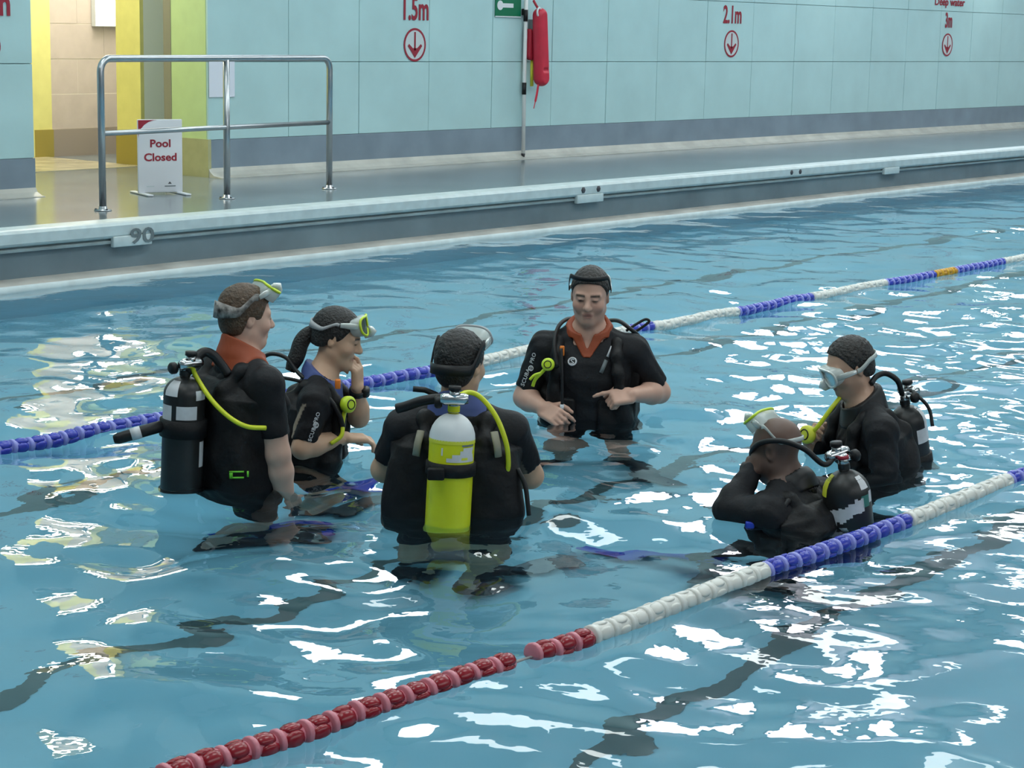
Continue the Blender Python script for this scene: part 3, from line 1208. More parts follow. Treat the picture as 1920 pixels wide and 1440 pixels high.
def fin_mesh(P, ank, toe, m, root, label, L=.36, m2=None):
    """swim fin: foot pocket and a flaring ribbed blade"""
    d = nrm((toe - ank) * np.array([1, 1, 0]))
    s_ = np.array([d[1], -d[0], 0])
    heel = np.array([ank[0], ank[1], FLOOR + 0.03]) - d * .07
    rows_ = [(0, .030, .030, .030), (.05, .044, .050, .045), (.12, .050, .055, .045), (.20, .054, .042, .034), (.25, .060, .016, .018),
             (.30, .078, .009, .014), (L, .100, .007, .03), (L + .06, .104, .006, .035), (L + .10, .096, .005, .037), (L + .12, .080, .004, .038)]
    n = 14
    vs, fs = [], []
    for (x_, w_, t_, z_) in rows_:
        for j in range(n):
            th = 2 * math.pi * j / n
            cc, ss = math.cos(th), math.sin(th)
            rib = 0.006 if (x_ > .24 and j in (0, 1, n - 1, n // 2, n // 2 - 1, n // 2 + 1)) else 0
            vs.append(heel + d * x_ + s_ * w_ * cc + np.array([0, 0, z_ + (t_ + rib) * ss]))
    for i in range(len(rows_) - 1):
        for j in range(n):
            fs.append((i * n + j, i * n + (j + 1) % n, (i + 1) * n + (j + 1) % n, (i + 1) * n + j))
    fs.append(tuple(reversed(range(n))))
    fs.append(tuple(range((len(rows_) - 1) * n, len(rows_) * n)))
    mi = [0] * len(fs)
    if m2 is not None:
        for i in range(4, len(rows_) - 1):
            for j in range(n):
                mi[i * n + j] = 1
        mi[-1] = 1
    o = new_mesh('fin', vs, fs, None, root, mats=[m, m2 or m], fmat=mi)
    if label:
        o['label'] = label
    return o


def oval_frame(w_, h_, n=44):
    """outline of a diving mask: broad with a notch for the nose"""
    out = []
    for i in range(n):
        th = 2 * math.pi * i / n
        c, s = math.cos(th), math.sin(th)
        x = w_ * math.copysign(abs(c) ** 0.62, c)
        z = h_ * math.copysign(abs(s) ** 0.75, s)
        if s < 0:
            z += h_ * 0.95 * math.exp(-(x / (w_ * .22)) ** 2)
        out.append((x, z))
    return out


def diving_mask(P, base, rz, zc, yc, tilt, label, frame_m, strap_m, lens_m, skirt_m, strap_z=None, rr=(.088, .108), strap_w=.012, split=False, strap_tilt=0.0, flip=False):
    """mask on the head of figure P: frame, skirt, two lenses, nose pocket, strap, buckles"""
    root = empty('diving_mask', base, rz)
    s = P.hs
    tl = R(tilt)
    W, Hh = .074, .041
    fl = -1 if flip else 1

    def hl(P_, x, y, z):
        return P_.hc + (P_.H[0] * x * fl + P_.H[1] * y * fl + P_.H[2] * z) * P_.hs

    def mp(x, y, z):
        # mask-local (y out of the face) tilted back about x
        yy = y * math.cos(tl) - z * math.sin(tl)
        zz = y * math.sin(tl) + z * math.cos(tl)
        yy -= (x / W) ** 2 * .020
        return hl(P, x, yc + yy, zc + zz)
    fr_ = oval_frame(W, Hh)
    b = MB()
    b.tube([mp(x, .040, z) for x, z in fr_] + [mp(fr_[0][0], .040, fr_[0][1])], .0055 * s, frame_m, n=8, cap=False)
    b.tube([mp(0, .041, z) for z in (Hh * .95, Hh * .5, 0, -.003)], .0045 * s, frame_m, n=8)
    b.build('frame', root)
    b = MB()
    n = len(fr_)
    vs, fs = [], []
    for (sc, y) in ((1.0, .038), (1.05, .024), (1.02, .010), (.96, -.008)):
        for x, z in fr_:
            vs.append(mp(x * sc, y, z * sc))
    for i in range(3):
        for j in range(n):
            fs.append((i * n + j, i * n + (j + 1) % n, (i + 1) * n + (j + 1) % n, (i + 1) * n + j))
    b.add(vs, fs, skirt_m)
    nz_ = [(0, .040, -.004), (0, .052, -.016), (0, .058, -.028), (0, .050, -.038), (0, .02, -.042)]
    b.tube([mp(*p) for p in nz_], [.006, .012, .016, .014, .010], skirt_m, n=10)
    b.build('skirt', root)
    for q in (-1, 1):
        b = MB()
        pl = [(x, z) for x, z in fr_ if x * q > .004]
        pl.sort(key=lambda p: math.atan2(p[1] - .004, (p[0] - q * .04)))
        cvs = [mp(q * .04, .040, .004)] + [mp(x * .96, .040, z * .95) for x, z in pl]
        b.add(cvs, [(0, i, i % (len(cvs) - 1) + 1) for i in range(1, len(cvs))], lens_m)
        b.build('lens', root)
    sz = zc if strap_z is None else strap_z
    b = MB()
    rows_ = []
    for (dz, rr_add) in ((-strap_w, 0), (strap_w, 0), (strap_w, .003), (-strap_w, .003)):
        ring = []
        for i in range(31):
            a = R(8 + (-196 - 0) * i / 30.0)
            x = (rr[0] + rr_add) * math.cos(a)
            y = (rr[1] + rr_add) * math.sin(a) - .012
            back = max(0.0, -math.sin(a))
            front = max(0.0, 1 - back * 2.2)
            zz = sz * (1 - front) + (zc - .0) * front - strap_tilt * back
            spread = (1 + (1.4 * back ** 2 if split else 0))
            ring.append(hl(P, x, y, zz + dz * spread))
        rows_.append(ring)
    vs = [p for r_ in rows_ for p in r_]
    m_ = 31
    fs = []
    for i in range(4):
        for j in range(m_ - 1):
            fs.append((i * m_ + j, i * m_ + j + 1, ((i + 1) % 4) * m_ + j + 1, ((i + 1) % 4) * m_ + j))
    b.add(vs, fs, strap_m)
    st = b.build('strap', root)
    for q in (-1, 1):
        b = MB()
        p0 = mp(q * W, .030, 0)
        p1 = hl(P, q * rr[0] * 1.01, .008, zc)
        b.tube([p0, (np.array(p0) + np.array(p1)) / 2, p1], [.010 * s, .011 * s, .008 * s], skirt_m, n=8, flat=(.5, 1.2))
        b.build('buckle', root)
    tag(root, label, 'mask', 'diving masks of the group')
    return root


def cyl_patch(b, base, axis, ref, prof, th0, th1, m, n=12, off=.0012):
    """a label hugging a cylinder: prof [(radius,height)] between two angles from ref"""
    A = nrm(axis)
    rx = nrm(np.asarray(ref, float) - A * float(np.asarray(ref, float) @ A))
    ry = np.cross(A, rx)
    vs, fs = [], []
    for (r_, h_) in prof:
        for j in range(n + 1):
            t = R(th0 + (th1 - th0) * j / n)
            vs.append(np.asarray(base) + A * h_ + (rx * math.cos(t) + ry * math.sin(t)) * (r_ + off))
    for i in range(len(prof) - 1):
        for j in range(n):
            fs.append((i * (n + 1) + j, i * (n + 1) + j + 1, (i + 1) * (n + 1) + j + 1, (i + 1) * (n + 1) + j))
    b.add(vs, fs, m)


def tank_profile(r, L, dome):
    """from foot to neck"""
    p = [(r * .75, 0.0), (r * .95, .012), (r, .035)]
    p += [(r, L * 0.3), (r, L * 0.6), (r, L - dome)]
    for i in range(1, 9):
        t = i / 8 * math.pi / 2 * .93
        p.append((r * math.cos(t), L - dome + dome * math.sin(t)))
    p.append((.020, L + .004))
    p.append((.020, L + .022))
    return p


def tank_r(r, L, dome, z):
    if z < L - dome:
        return r
    t = min(1.0, (z - L + dome) / dome)
    return r * math.sqrt(max(0, 1 - t * t))


def valve_set(root, top, axis, sidev, knob_m=None, knob_side=1):
    """cylinder valve, hand wheel and first stage regulator"""
    A, S = nrm(axis), nrm(sidev)
    Bk = np.cross(A, S)
    b = MB()
    b.tube([top - A * .005, top + A * .03, top + A * .055], [.018, .017, .013], M_chrome, n=14)
    b.tube([top + A * .034, top + A * .034 + S * .035 * knob_side], .009, M_chrome, n=10)
    b.build('valve', root)
    b = MB()
    p = top + A * .034 + S * .038 * knob_side
    b.tube([p, p + S * .006 * knob_side, p + S * .020 * knob_side, p + S * .026 * knob_side], [.014, .021, .021, .015], knob_m or M_rubber, n=12)
    b.build('hand_wheel', root)
    b = MB()
    c = top + A * .05 + Bk * .03
    b.tube([c - S * .045, c - S * .03, c + S * .03, c + S * .045], [.014, .019, .019, .014], M_chrome, n=14)
    b.tube([c, c + A * .03], [.018, .016], M_chrome, n=12)
    b.tube([c + A * .028, c + A * .042], [.021, .020], M_rubber, n=14)
    b.build('first_stage', root)
    return c


def hose(root, pts, r, m, name='hose', n=7):
    b = MB()
    b.tube(spline(pts, n), r, m, n=9)
    return b.build(name, root)

# ------------------------------------------------------------------ the six divers
from mathutils.bvhtree import BVHTree


def onto(o, org, dr):
    """first hit of a ray on an object's own mesh (figure frame)"""
    me = o.data
    t = BVHTree.FromPolygons([v.co for v in me.vertices], [p.vertices for p in me.polygons])
    loc, n, i, dist = t.ray_cast(Vector(org), Vector(nrm(dr)))
    if loc is None:
        return np.array(org, float), -nrm(dr)
    return np.array(loc), np.array(n)


def decal_rot(n, upv):
    n = nrm(n)
    u = nrm(np.asarray(upv, float) - n * float(np.asarray(upv, float) @ n))
    x = np.cross(u, n)
    return Matrix(((x[0], u[0], n[0], 0), (x[1], u[1], n[1], 0), (x[2], u[2], n[2], 0), (0, 0, 0, 1)))


def ring_logo(root, loc, n, upv, r, m, name='logo'):
    Rm = decal_rot(n, upv)
    b = MB()
    pts = [Vector(loc) + Rm @ Vector((r * math.cos(t), r * math.sin(t), .0025)) for t in np.linspace(0, 2 * math.pi, 25)]
    b.tube(pts, r * .24, m, n=6, cap=False)
    sp = [(.42, .42), (.0, .58), (-.38, .32), (0, .0), (.38, -.32), (.0, -.58), (-.42, -.42)]
    b.tube([Vector(loc) + Rm @ Vector((p[0] * r, p[1] * r, .0025)) for p in spline([(a, c, 0) for a, c in sp], 4)], r * .15, m, n=6)
    return b.build(name, root)


def mk(base, az, a, ah, pitch, pelvis, neck, hc, roll=0, sw=.172, drop=.055, hs=1.0, width=1.0, depth=1.0, limb=1.0, neckr=.056):
    P = Pose()
    P.base = (base[0], base[1], 0.0)
    P.rz = R(az - 90)
    P.fw, P.rt = facing(a)
    P.pelvis, P.neck, P.hc = (np.array(v, float) for v in (pelvis, neck, hc))
    P.H = head_frame(ah, pitch, roll)
    P.hs, P.width, P.depth, P.limb, P.neckr = hs, width, depth, limb, neckr
    ax = nrm(P.neck - P.pelvis)
    P.ax = ax
    P.shR = P.neck + P.rt * sw - ax * drop
    P.shL = P.neck - P.rt * sw - ax * drop
    P.hipR = P.pelvis + P.rt * .085 - vec(0, 0, .05)
    P.hipL = P.pelvis - P.rt * .085 - vec(0, 0, .05)
    P.neckcut, P.necktilt = .012, .55
    P.skin, P.lip, P.brow, P.beard = (.52, .32, .24), (.38, .15, .12), (.05, .035, .03), .15
    P.hands = []
    return P


def limbs(P, elR, wrR, elL, wrL, knR, anR, toeR, knL, anL, toeL):
    for k, v in dict(elR=elR, wrR=wrR, elL=elL, wrL=wrL, knR=knR, anR=anR, toeR=toeR, knL=knL, anL=anL, toeL=toeL).items():
        setattr(P, k, np.array(v, float))


def person(P, label):
    root = empty('person', P.base, P.rz)
    tag(root, label, 'person', 'divers standing in the pool')
    return root


def build_jacket(P, root, back=.04, wings=1.0, front=True, low=-.02, bladder=(.12, .10, .20), straps=True, h=.0065, high=.86):
    """buoyancy jacket: back bladder, wrap-round waist, shoulder straps"""
    lo, hi = body_bounds(P, .2)
    lo[2] = max(lo[2], P.pelvis[2] - .35)
    F = Field(lo, hi, h)
    ax, fw, rt = P.ax, P.fw, P.rt
    L = float(np.linalg.norm(P.neck - P.pelvis))
    T = [(t, w_ * P.width, d_ * P.depth, o_) for (t, w_, d_, o_) in TORSO if -.1 <= t <= high]
    tw = float(np.interp(high, [r_[0] for r_ in TORSO], [r_[1] for r_ in TORSO])) * P.width
    td = float(np.interp(high, [r_[0] for r_ in TORSO], [r_[2] for r_ in TORSO])) * P.depth
    T += [(high - .03, tw * .97, td, 0), (high, tw * .88, td * .9, 0), (high + .035, tw * .62, td * .75, 0), (high + .05, tw * .3, td * .5, 0)]
    F.add(loft(P.pelvis, P.neck, rt, T, back), .01)
    F.plane(P.pelvis + fw * .035, fw)
    if front:
        G = Field(lo, hi, h)
        T2 = [(low, .162, .112, 0), (.12, .156, .108, 0), (.3, .145, .102, 0), (.44, .145, .104, 0)]
        G.add(loft(P.pelvis, P.neck, rt, [(t, w_ * P.width, d_ * P.depth, o_) for (t, w_, d_, o_) in T2], .03 * wings), .01)
        for q in (-1, 1):
            c = P.pelvis + ax * L * .22 + rt * q * .115 * P.width + fw * .085
            M = np.array([rt, fw, ax])
            G.add(ellipsoid(c, (.075 * wings, .055 * wings, .12), M), .04)
        # opening down the front
        G.sub(rbox(P.pelvis + ax * L * .35 + fw * .16, (.045, .11, .3), .02, np.array([rt, fw, ax])), .02)
        q_ = np.maximum(.03 - np.abs(F.f - G.f), 0) / .03
        F.f = np.minimum(F.f, G.f) - q_ * q_ * .03 * .25
    for q in (-1, 1):
        c = P.pelvis + ax * L * .36 + rt * q * bladder[0] - fw * .085 * P.depth
        F.add(ellipsoid(c, (bladder[1], .065, bladder[2]), np.array([rt, fw, ax])), .05)
    if straps:
        for q in (-1, 1):
            pts = [(.70, .085, -.13), (.86, .09, -.118), (.975, .100, -.055), (.985, .105, .0), (.95, .108, .055), (.86, .110, .098), (.72, .116, .122), (.55, .125, .118), (.36, .135, .118)]
            pp = [P.pelvis + ax * L * t + rt * q * x_ * P.width + fw * (y_ * P.depth - .014 * (1 if y_ > 0 else 0)) for (t, x_, y_) in pts]
            for i in range(len(pp) - 1):
                F.add(capsule(pp[i], pp[i + 1], .021, .021), .035)
    F.func(lambda f, X, Y, Z: f + 0.0022 * np.sin(48 * Z + 16 * X) * np.sin(40 * X - 30 * Y))
    V, Fc = F.mesh(2)
    return new_mesh('jacket', V, Fc, M_nylon, root)


def tank(root, base, top, r, dome, m, name='cylinder'):
    base, top = np.array(base, float), np.array(top, float)
    L = float(np.linalg.norm(top - base))
    b = MB()
    b.lathe(tank_profile(r, L, dome), m, 36, base, top - base)
    return sharp(b.build(name, root), 60), L, nrm(top - base)


def band(root, base, axis, r, z0, z1, m, name='tank_band', th=.007):
    b = MB()
    b.lathe([(r - .002, z0), (r + th, z0 + .003), (r + th, z1 - .003), (r - .002, z1)], m, 30, np.array(base) + 0, axis)
    return b.build(name, root)


def octopus(root, c, n, m, r=.034, up=(0, 0, 1)):
    """spare second stage: round coloured face, body and mouthpiece"""
    c = np.array(c, float)
    n = nrm(n)
    b = MB()
    b.lathe([(r * .5, -.024), (r * .95, -.018), (r, -.006), (r * .98, .004), (r * .8, .010), (r * .45, .0125), (.001, .0125)], m, 22, c, n)
    o = b.build('second_stage', root)
    b = MB()
    b.lathe([(r * .62, .0105), (r * .58, .0145), (r * .5, .0145), (r * .46, .0115)], M_rubber, 20, c, n)
    b.build('purge_ring', root)
    b = MB()
    b.tube([c - n * .02, c - n * .045 - nrm(up) * .01], [.016, .012], M_rubber, n=10, flat=(1.3, .7))
    b.build('mouthpiece', root)
    return o


FLZ = FLOOR + .085

# --- man on the left with the black cylinder ---------------------------------------------------
P = P1 = mk((4.544, 4.903), 47.18, 60, 70, 6, (.015, .05, -.10), (.042, .05, .425), (.064, .065, .584), neckr=.055, hs=.90)
limbs(P, (.168, -.10, .125), (.205, -.05, -.11), (.03, .26, .16), (.12, .17, .07),
      (.09, .00, -.52), (-.02, .06, FLZ), (.14, .12, FLOOR + .03), (.10, .20, -.52), (.02, .25, FLZ), (.17, .28, FLOOR + .03))
P.skin, P.lip, P.brow, P.beard = (.62, .39, .30), (.42, .19, .15), (.20, .11, .06), .05
P.hands = [hand_prims(P.wrR, (.25, .15, -1), (.7, -.6, 0), 1, (25, 30, 35, 40)),
           hand_prims(P.wrL, (.25, -.7, -.4), (.9, .3, .3), -1, (30, 35, 40, 45))]
root = person(P, 'sandy-haired person in orange-collared wetsuit, back turned, wearing a black cylinder, leftmost diver')
build_body(P, root)
build_wetsuit(P, root, sleeve=.74)
build_collar(P, root, M_orange, r=.115, up=.034, down=.07)
build_hair(P, root, (.085, .052, .030), front=.066, low=-.075, thick=.013, temple=-.035, side=.008, messy=.0012)
fin_mesh(P, P.anR, P.toeR, M_findark, root, None)
fin_mesh(P, P.anL, P.toeL, M_finblue, root, 'bright blue fin')
diving_mask(P, P.base, P.rz, .088, .066, 62, 'yellow-green rimmed mask with camouflage strap pushed up on sandy hair', M_neon, M_camo, M_lensd, M_skirt,
            strap_z=.022, rr=(.094, .118), strap_w=.014, split=True)
k = empty('scuba_set', P.base, P.rz)
tag(k, 'black scuba jacket with white-labelled black cylinder worn by the leftmost diver', 'scuba gear', 'scuba sets worn by the divers')
j1 = build_jacket(P, k, back=.045, bladder=(.10, .10, .21), low=-.08)
tb, tt = np.array((-.168, -.085, -.045)), np.array((-.148, -.09, .40))
tk, L, A = tank(k, tb, tt, .072, .062, M_tankblack)
view = np.array((0, -1, 0.0))
b = MB()
cyl_patch(b, tb, A, view, [(.072, .305), (.072, .352)], -20, 38, M_label)
b.build('label', tk)
b = MB()
cyl_patch(b, tb, A, view, [(.072, .300), (.072, .352)], -78, -34, M_label)
b.build('label', tk)
b = MB()
pr = [(tank_r(.072, L, .062, z), z) for z in (.385, .40, .412, .425, .435)]
cyl_patch(b, tb, A, view, pr, -62, -18, M_label)
b.build('label', tk)
b = MB()
pr = [(tank_r(.072, L, .062, z), z) for z in (.372, .388, .405)]
cyl_patch(b, tb, A, view, pr, 34, 72, M_label)
b.build('label', tk)
b = MB()
cyl_patch(b, tb, A, view, [(.072, .135), (.072, .225)], 52, 74, M_label)
b.build('label', tk)
band(k, tb, A, .072, .235, .300, M_nylon, th=.010)
b = MB()
b.lathe([(.05, -.012), (.074, -.010), (.079, .0), (.079, .035), (.074, .040)], M_rubber, 30, tb, A)
b.build('cylinder_boot', k)
c = valve_set(k, tt, A, (-.8, -.6, 0), knob_side=1)
b = MB()
b.tube(spline([(-.14, -.095, .415), (-.115, -.085, .455), (-.085, -.07, .480), (-.055, -.06, .470), (-.025, -.06, .435), (.0, -.07, .40)], 6), .017, M_rubber, n=10)
b.build('inflator_hose', k)
hp = onto(j1, (.06, -.6, .25), (0, 1, 0))[0]
hose(k, [c, (-.11, -.10, .40), (-.06, -.15, .33), (.00, -.185, .275), (.06, -.205, .245), (.125, -.185, .235)], .0085, M_hosey)
# padded tube held by the cylinder band, white ring round it
b = MB()
b.tube([(-.39, -.13, .188), (-.375, -.13, .192), (-.30, -.12, .212), (-.21, -.11, .235)], [.014, .020, .021, .021], M_rubber, n=12)
t_ = b.build('weight_pouch', k)
b = MB()
b.tube([(-.333, -.125, .203), (-.300, -.12, .212)], .0225, M_label, n=12)
b.build('white_ring', t_)
q, n_ = onto(j1, (.03, -.6, .07), (0, 1, 0))
b = MB()
Rm = decal_rot(n_, (0, 0, 1))
for (x0, y0, x1, y1) in ((-.03, -.012, -.018, .012), (-.03, .008, .02, .013), (-.03, -.013, .02, -.008), (.030, -.008, .037, .012)):
    c8 = [Vector(q) + Rm @ Vector(p) for p in ((x0, y0, .001), (x1, y0, .001), (x1, y1, .001), (x0, y1, .001), (x0, y0, .007), (x1, y0, .007), (x1, y1, .007), (x0, y1, .007))]
    b.add(c8, [(0, 3, 2, 1), (4, 5, 6, 7), (0, 1, 5, 4), (1, 2, 6, 5), (2, 3, 7, 6), (3, 0, 4, 7)], M_neongreen)
b.build('buckle', k)['label'] = 'bright green buckle'

# --- woman with the dark ponytail ---------------------------------------------------------------
P = P2 = mk((5.166, 5.052), 44.36, 97, 99, 16, (-.06, .0, -.20), (-.005, .0, .268), (.054, -.002, .434), hs=.90, sw=.15, width=.92, depth=.9, limb=.92, neckr=.048)
limbs(P, (-.075, -.19, .045), (.085, -.11, .068), (.138, .10, .105), (.132, .02, .235),
      (.02, -.02, -.56), (-.08, .16, FLZ), (.08, .16, FLOOR + .03), (.03, .14, -.56), (-.02, .40, FLZ), (.13, .41, FLOOR + .03))
P.skin, P.lip, P.brow, P.beard = (.58, .37, .25), (.40, .15, .12), (.04, .03, .025), 0
P.hands = [hand_prims(P.wrR, (.8, .25, -.08), (0, -.1, 1), 1, (25, 30, 35, 40), .92),
           hand_prims(P.wrL, (-.02, -.16, 1), (.85, -.45, 0), -1, (35, 60, 75, 80), .9)]
root = person(P, 'dark-haired person with ponytail and blue collar, hand raised to nose, beside the leftmost diver')
build_body(P, root)


def stripe2(V, c):
    # beige piping down the back of the sleeve
    d_ = nrm(P2.elR - P2.shR)
    x = V - P2.shR
    al = x @ d_
    pr_ = x - np.outer(al, d_)
    rr = np.linalg.norm(pr_, axis=1)
    m = (al > .02) & (al < .26) & (rr < .09) & (np.abs(pr_[:, 0] + .030 + .02 * np.sin(al * 9)) < .006) & (pr_[:, 1] < 0)
    c[m] = (.26, .22, .17)
    return c


w2 = build_wetsuit(P, root, sleeve=.86, colour=stripe2)
build_collar(P, root, M_bluec, r=.098, up=.006, down=.045)
build_hair(P, root, (.012, .011, .011), front=.062, low=-.052, thick=.012, temple=-.012, side=-.018, messy=.0008)
b = MB()
pt = [hl(P, 0, -.085, .02), hl(P, 0, -.125, -.025), hl(P, .005, -.14, -.07), hl(P, .01, -.14, -.115), hl(P, .015, -.145, -.16), hl(P, .02, -.15, -.195)]
b.tube(spline(pt, 5), [.016 + .016 * math.sin(min(1, i / 9) * math.pi * .5) * (1 if i < 18 else max(.25, 1 - (i - 18) / 9)) for i in range(26)], M_hair, n=10)
po = b.build('ponytail', root)
a_ = po.data.color_attributes.new('Col', 'FLOAT_COLOR', 'POINT')
a_.data.foreach_set('color', np.tile(np.array((.012, .011, .011, 1), dtype=np.float32), len(po.data.vertices)))
b = MB()
dW = nrm(P.wrL - P.elL)
b.tube([P.wrL - dW * .028, P.wrL - dW * .006], .033, M_watch, n=14)
b.tube([P.wrL - dW * .034 + vec(.03, -.012, 0), P.wrL - dW * .0 + vec(.03, -.012, 0)], .017, M_watch, n=10)
b.build('watch', root)
fin_mesh(P, P.anR, P.toeR, M_findark, root, None)
fin_mesh(P, P.anL, P.toeL, M_finblue, root, None)
diving_mask(P, P.base, P.rz, .070, .072, 26, 'grey-strapped mask with yellow-green rim raised on the dark-haired ponytail head', M_neon, M_strap, M_lensd, M_skirt,
            strap_z=.030, rr=(.092, .114), strap_w=.007, split=True)
k = empty('scuba_set', P.base, P.rz)
tag(k, 'black scuba jacket with round yellow octopus worn by the ponytailed diver', 'scuba gear', 'scuba sets worn by the divers')
j2 = build_jacket(P, k, back=.04, bladder=(.09, .09, .18))
tb, tt = np.array((-.265, .06, -.20)), np.array((-.215, .05, .225))
tk, L, A = tank(k, tb, tt, .070, .06, M_tankyel)
band(k, tb, A, .070, .25, .30, M_nylon)
c = valve_set(k, tt, A, (0, 1, 0))
hose(k, [c, (-.24, .04, .33), (-.20, .02, .365), (-.14, .0, .355), (-.10, -.03, .31), (-.07, -.06, .285)], .008, M_rubber)
hose(k, [c, (-.20, .0, .28), (-.14, -.05, .285), (-.08, -.09, .28)], .007, M_rubber)
hose(k, [(-.05, -.15, .27), (.02, -.165, .23), (.06, -.165, .17), (.075, -.155, .12)], .010, M_rubber)
octopus(k, (.098, -.155, .205), (.65, -.75, .1), M_neon, r=.032)
hose(k, [(.085, -.14, .19), (.075, -.15, .14), (.07, -.17, .09), (.03, -.18, .06)], .008, M_hosey)
b = MB()
b.box((.045, -.152, .262), (.066, -.130, .298), M_orangeb, .004)
b.build('whistle_tab', k)['label'] = 'orange tab'
# white lettering on the sleeve
def sleeve_text(body_o, P, sh, el, side, s1, s2, root, size=.022, flip=False, t0=.36, t1=.88):
    d_ = nrm(el - sh)
    for (s_, t_) in ((s1, t0), (s2, t1)):
        c_ = sh + (el - sh) * t_
        q_, n__ = onto(body_o, c_ + nrm(side) * .3, -nrm(side))
        Rm_ = decal_rot(n__, np.cross(nrm(side), d_) * (1 if flip else -1))
        text_mesh('sleeve_lettering', s_, size, q_ + nrm(n__) * .005, M_label, root, rot=Rm_, depth=.0008, bold=.0004, sp=1.1)
    c_ = sh + (el - sh) * (t0 + t1) / 2
    q_, n__ = onto(body_o, c_ + nrm(side) * .3, -nrm(side))
    ring_logo(root, q_, n__, d_, .010, M_label)


sleeve_text(w2, P, P.shR, P.elR, (.45, -.9, .05), 'PRO', 'SCUBA', root, .021, t0=.30, t1=.62)

# --- person seen from behind with the yellow cylinder ----------------------------------------------
P = P3 = mk((4.675, 3.973), 40.35, 4, 30, 4, (.0, .16, -.16), (.010, .17, .330), (.016, .185, .494), hs=.92, width=1.06, limb=1.0, sw=.18)
limbs(P, (.262, .25, .10), (.13, .42, .06), (-.238, .25, .115), (-.10, .42, .06),
      (.09, .20, -.54), (.08, .26, FLZ), (.20, .36, FLOOR + .03), (-.10, .22, -.54), (-.12, .36, FLZ), (-.05, .50, FLOOR + .03))
P.skin, P.lip, P.brow = (.52, .33, .22), (.3, .13, .11), (.03, .022, .02)
P.hands = [hand_prims(P.wrR, (-.7, .6, 0), (.2, .3, .9), 1, (35, 40, 45, 50)), hand_prims(P.wrL, (.7, .6, 0), (-.2, .3, .9), -1, (35, 40, 45, 50))]
root = person(P, 'dark-haired person seen from behind in the middle, wearing the bright yellow cylinder')
build_body(P, root)


def stripe3(V, c):
    for sh, el, sg in ((P3.shR, P3.elR, 1), (P3.shL, P3.elL, -1)):
        d_ = nrm(el - sh)
        x = V - sh
        al = x @ d_
        pr_ = x - np.outer(al, d_)
        rr = np.linalg.norm(pr_, axis=1)
        m = (al > .03) & (al < .30) & (rr < .09) & (pr_[:, 1] < .01) & (np.abs(sg * pr_[:, 0] + .012 - .05 * al) < .011)
        c[m] = (.15, .135, .11)
    return c


build_wetsuit(P, root, sleeve=.74, colour=stripe3)
build_collar(P, root, M_bluec, r=.105, up=.02, down=.05)
build_hair(P, root, (.010, .009, .009), front=.062, low=-.082, thick=.013, temple=-.02, side=-.02, messy=.0014)
fin_mesh(P, P.anR, P.toeR, M_findark, root, 'black fin with a pale grey blade', m2=M_fingrey)
fin_mesh(P, P.anL, P.toeL, M_findark, root, None)
diving_mask(P, P.base, P.rz, .078, .074, 35, 'clear mask with wide black strap on the dark-haired head seen from behind', M_strap, M_rubber, M_lens, M_skirt,
            strap_z=-.012, rr=(.094, .116), strap_w=.019, split=False)
k = empty('scuba_set', P.base, P.rz)
tag(k, 'black scuba jacket with bright yellow cylinder, yellow hose over the right shoulder', 'scuba gear', 'scuba sets worn by the divers')
j3 = build_jacket(P, k, back=.05, bladder=(.135, .105, .22), low=-.05)
tb, tt = np.array((-.022, -.06, -.09)), np.array((-.004, -.045, .375))
tk, L, A = tank(k, tb, tt, .074, .085, M_tankyel)
b = MB()
pr = [(tank_r(.074, L, .085, z), z) for z in (.382, .40, .42, .435, .448, .458, .463)]
cyl_patch(b, tb, A, view, pr, -100, 100, M_tankwhite, n=24)
b.build('white_shoulder', tk)
b = MB()
pr = [(tank_r(.074, L, .085, z), z) for z in (.372, .384)]
cyl_patch(b, tb, A, view, pr, -95, 95, M_labely, n=24)
b.build('label', tk)
b = MB()
for (z0, z1, a0, a1) in ((.315, .328, -12, 70), (.328, .340, 2, 66), (.340, .352, 22, 62), (.352, .362, 30, 66), (.335, .36, -26, -22)):
    cyl_patch(b, tb, A, view, [(.074, z0), (.074, z1)], a0, a1, M_label, n=8)
b.build('label', tk)
b = MB()
for (z0, z1, a0, a1) in ((.366, .372, 26, 66), (.322, .330, 26, 44)):
    cyl_patch(b, tb, A, view, [(.074, z0), (.074, z1)], a0, a1, M_inkgrey if z0 > .35 else M_labely, n=8, off=.0018)
b.build('label_print', tk)
band(k, tb, A, .074, .262, .308, M_nylon, th=.008)
b = MB()
b.box((-.085, -.160, .175), (-.030, -.140, .215), M_nylon, .006)
b.build('cam_buckle', k)
c = valve_set(k, tt, A, (-1, 0, 0), M_rubber)
hose(k, [c, (.04, .02, .43), (.085, .035, .41), (.135, .02, .35), (.168, .01, .27), (.178, .02, .20), (.175, .04, .15)], .0085, M_hosey)
b = MB()
b.tube(spline([(-.02, .0, .41), (-.06, .03, .405), (-.11, .04, .395), (-.16, .05, .375), (-.19, .06, .365)], 6), .017, M_rubber, n=10)
b.build('inflator_hose', k)
b = MB()
b.tube([(-.06, .12, .40), (-.10, .13, .415), (-.14, .13, .418)], .010, M_rubber, n=8)
b.build('inflator_valve', k)
hose(k, [(.21, .05, .17), (.235, .03, .12), (.245, .02, .06), (.25, .02, .02)], .008, M_rubber)
for q in (-1, 1):
    b = MB()
    b.tube([(q * .12 + .01, .02, .30), (q * .13 + .01, .0, .26), (q * .135 + .01, .0, .22)], .014, M_taupe, n=8, flat=(1, .4))
    b.build('pull_strap', k)

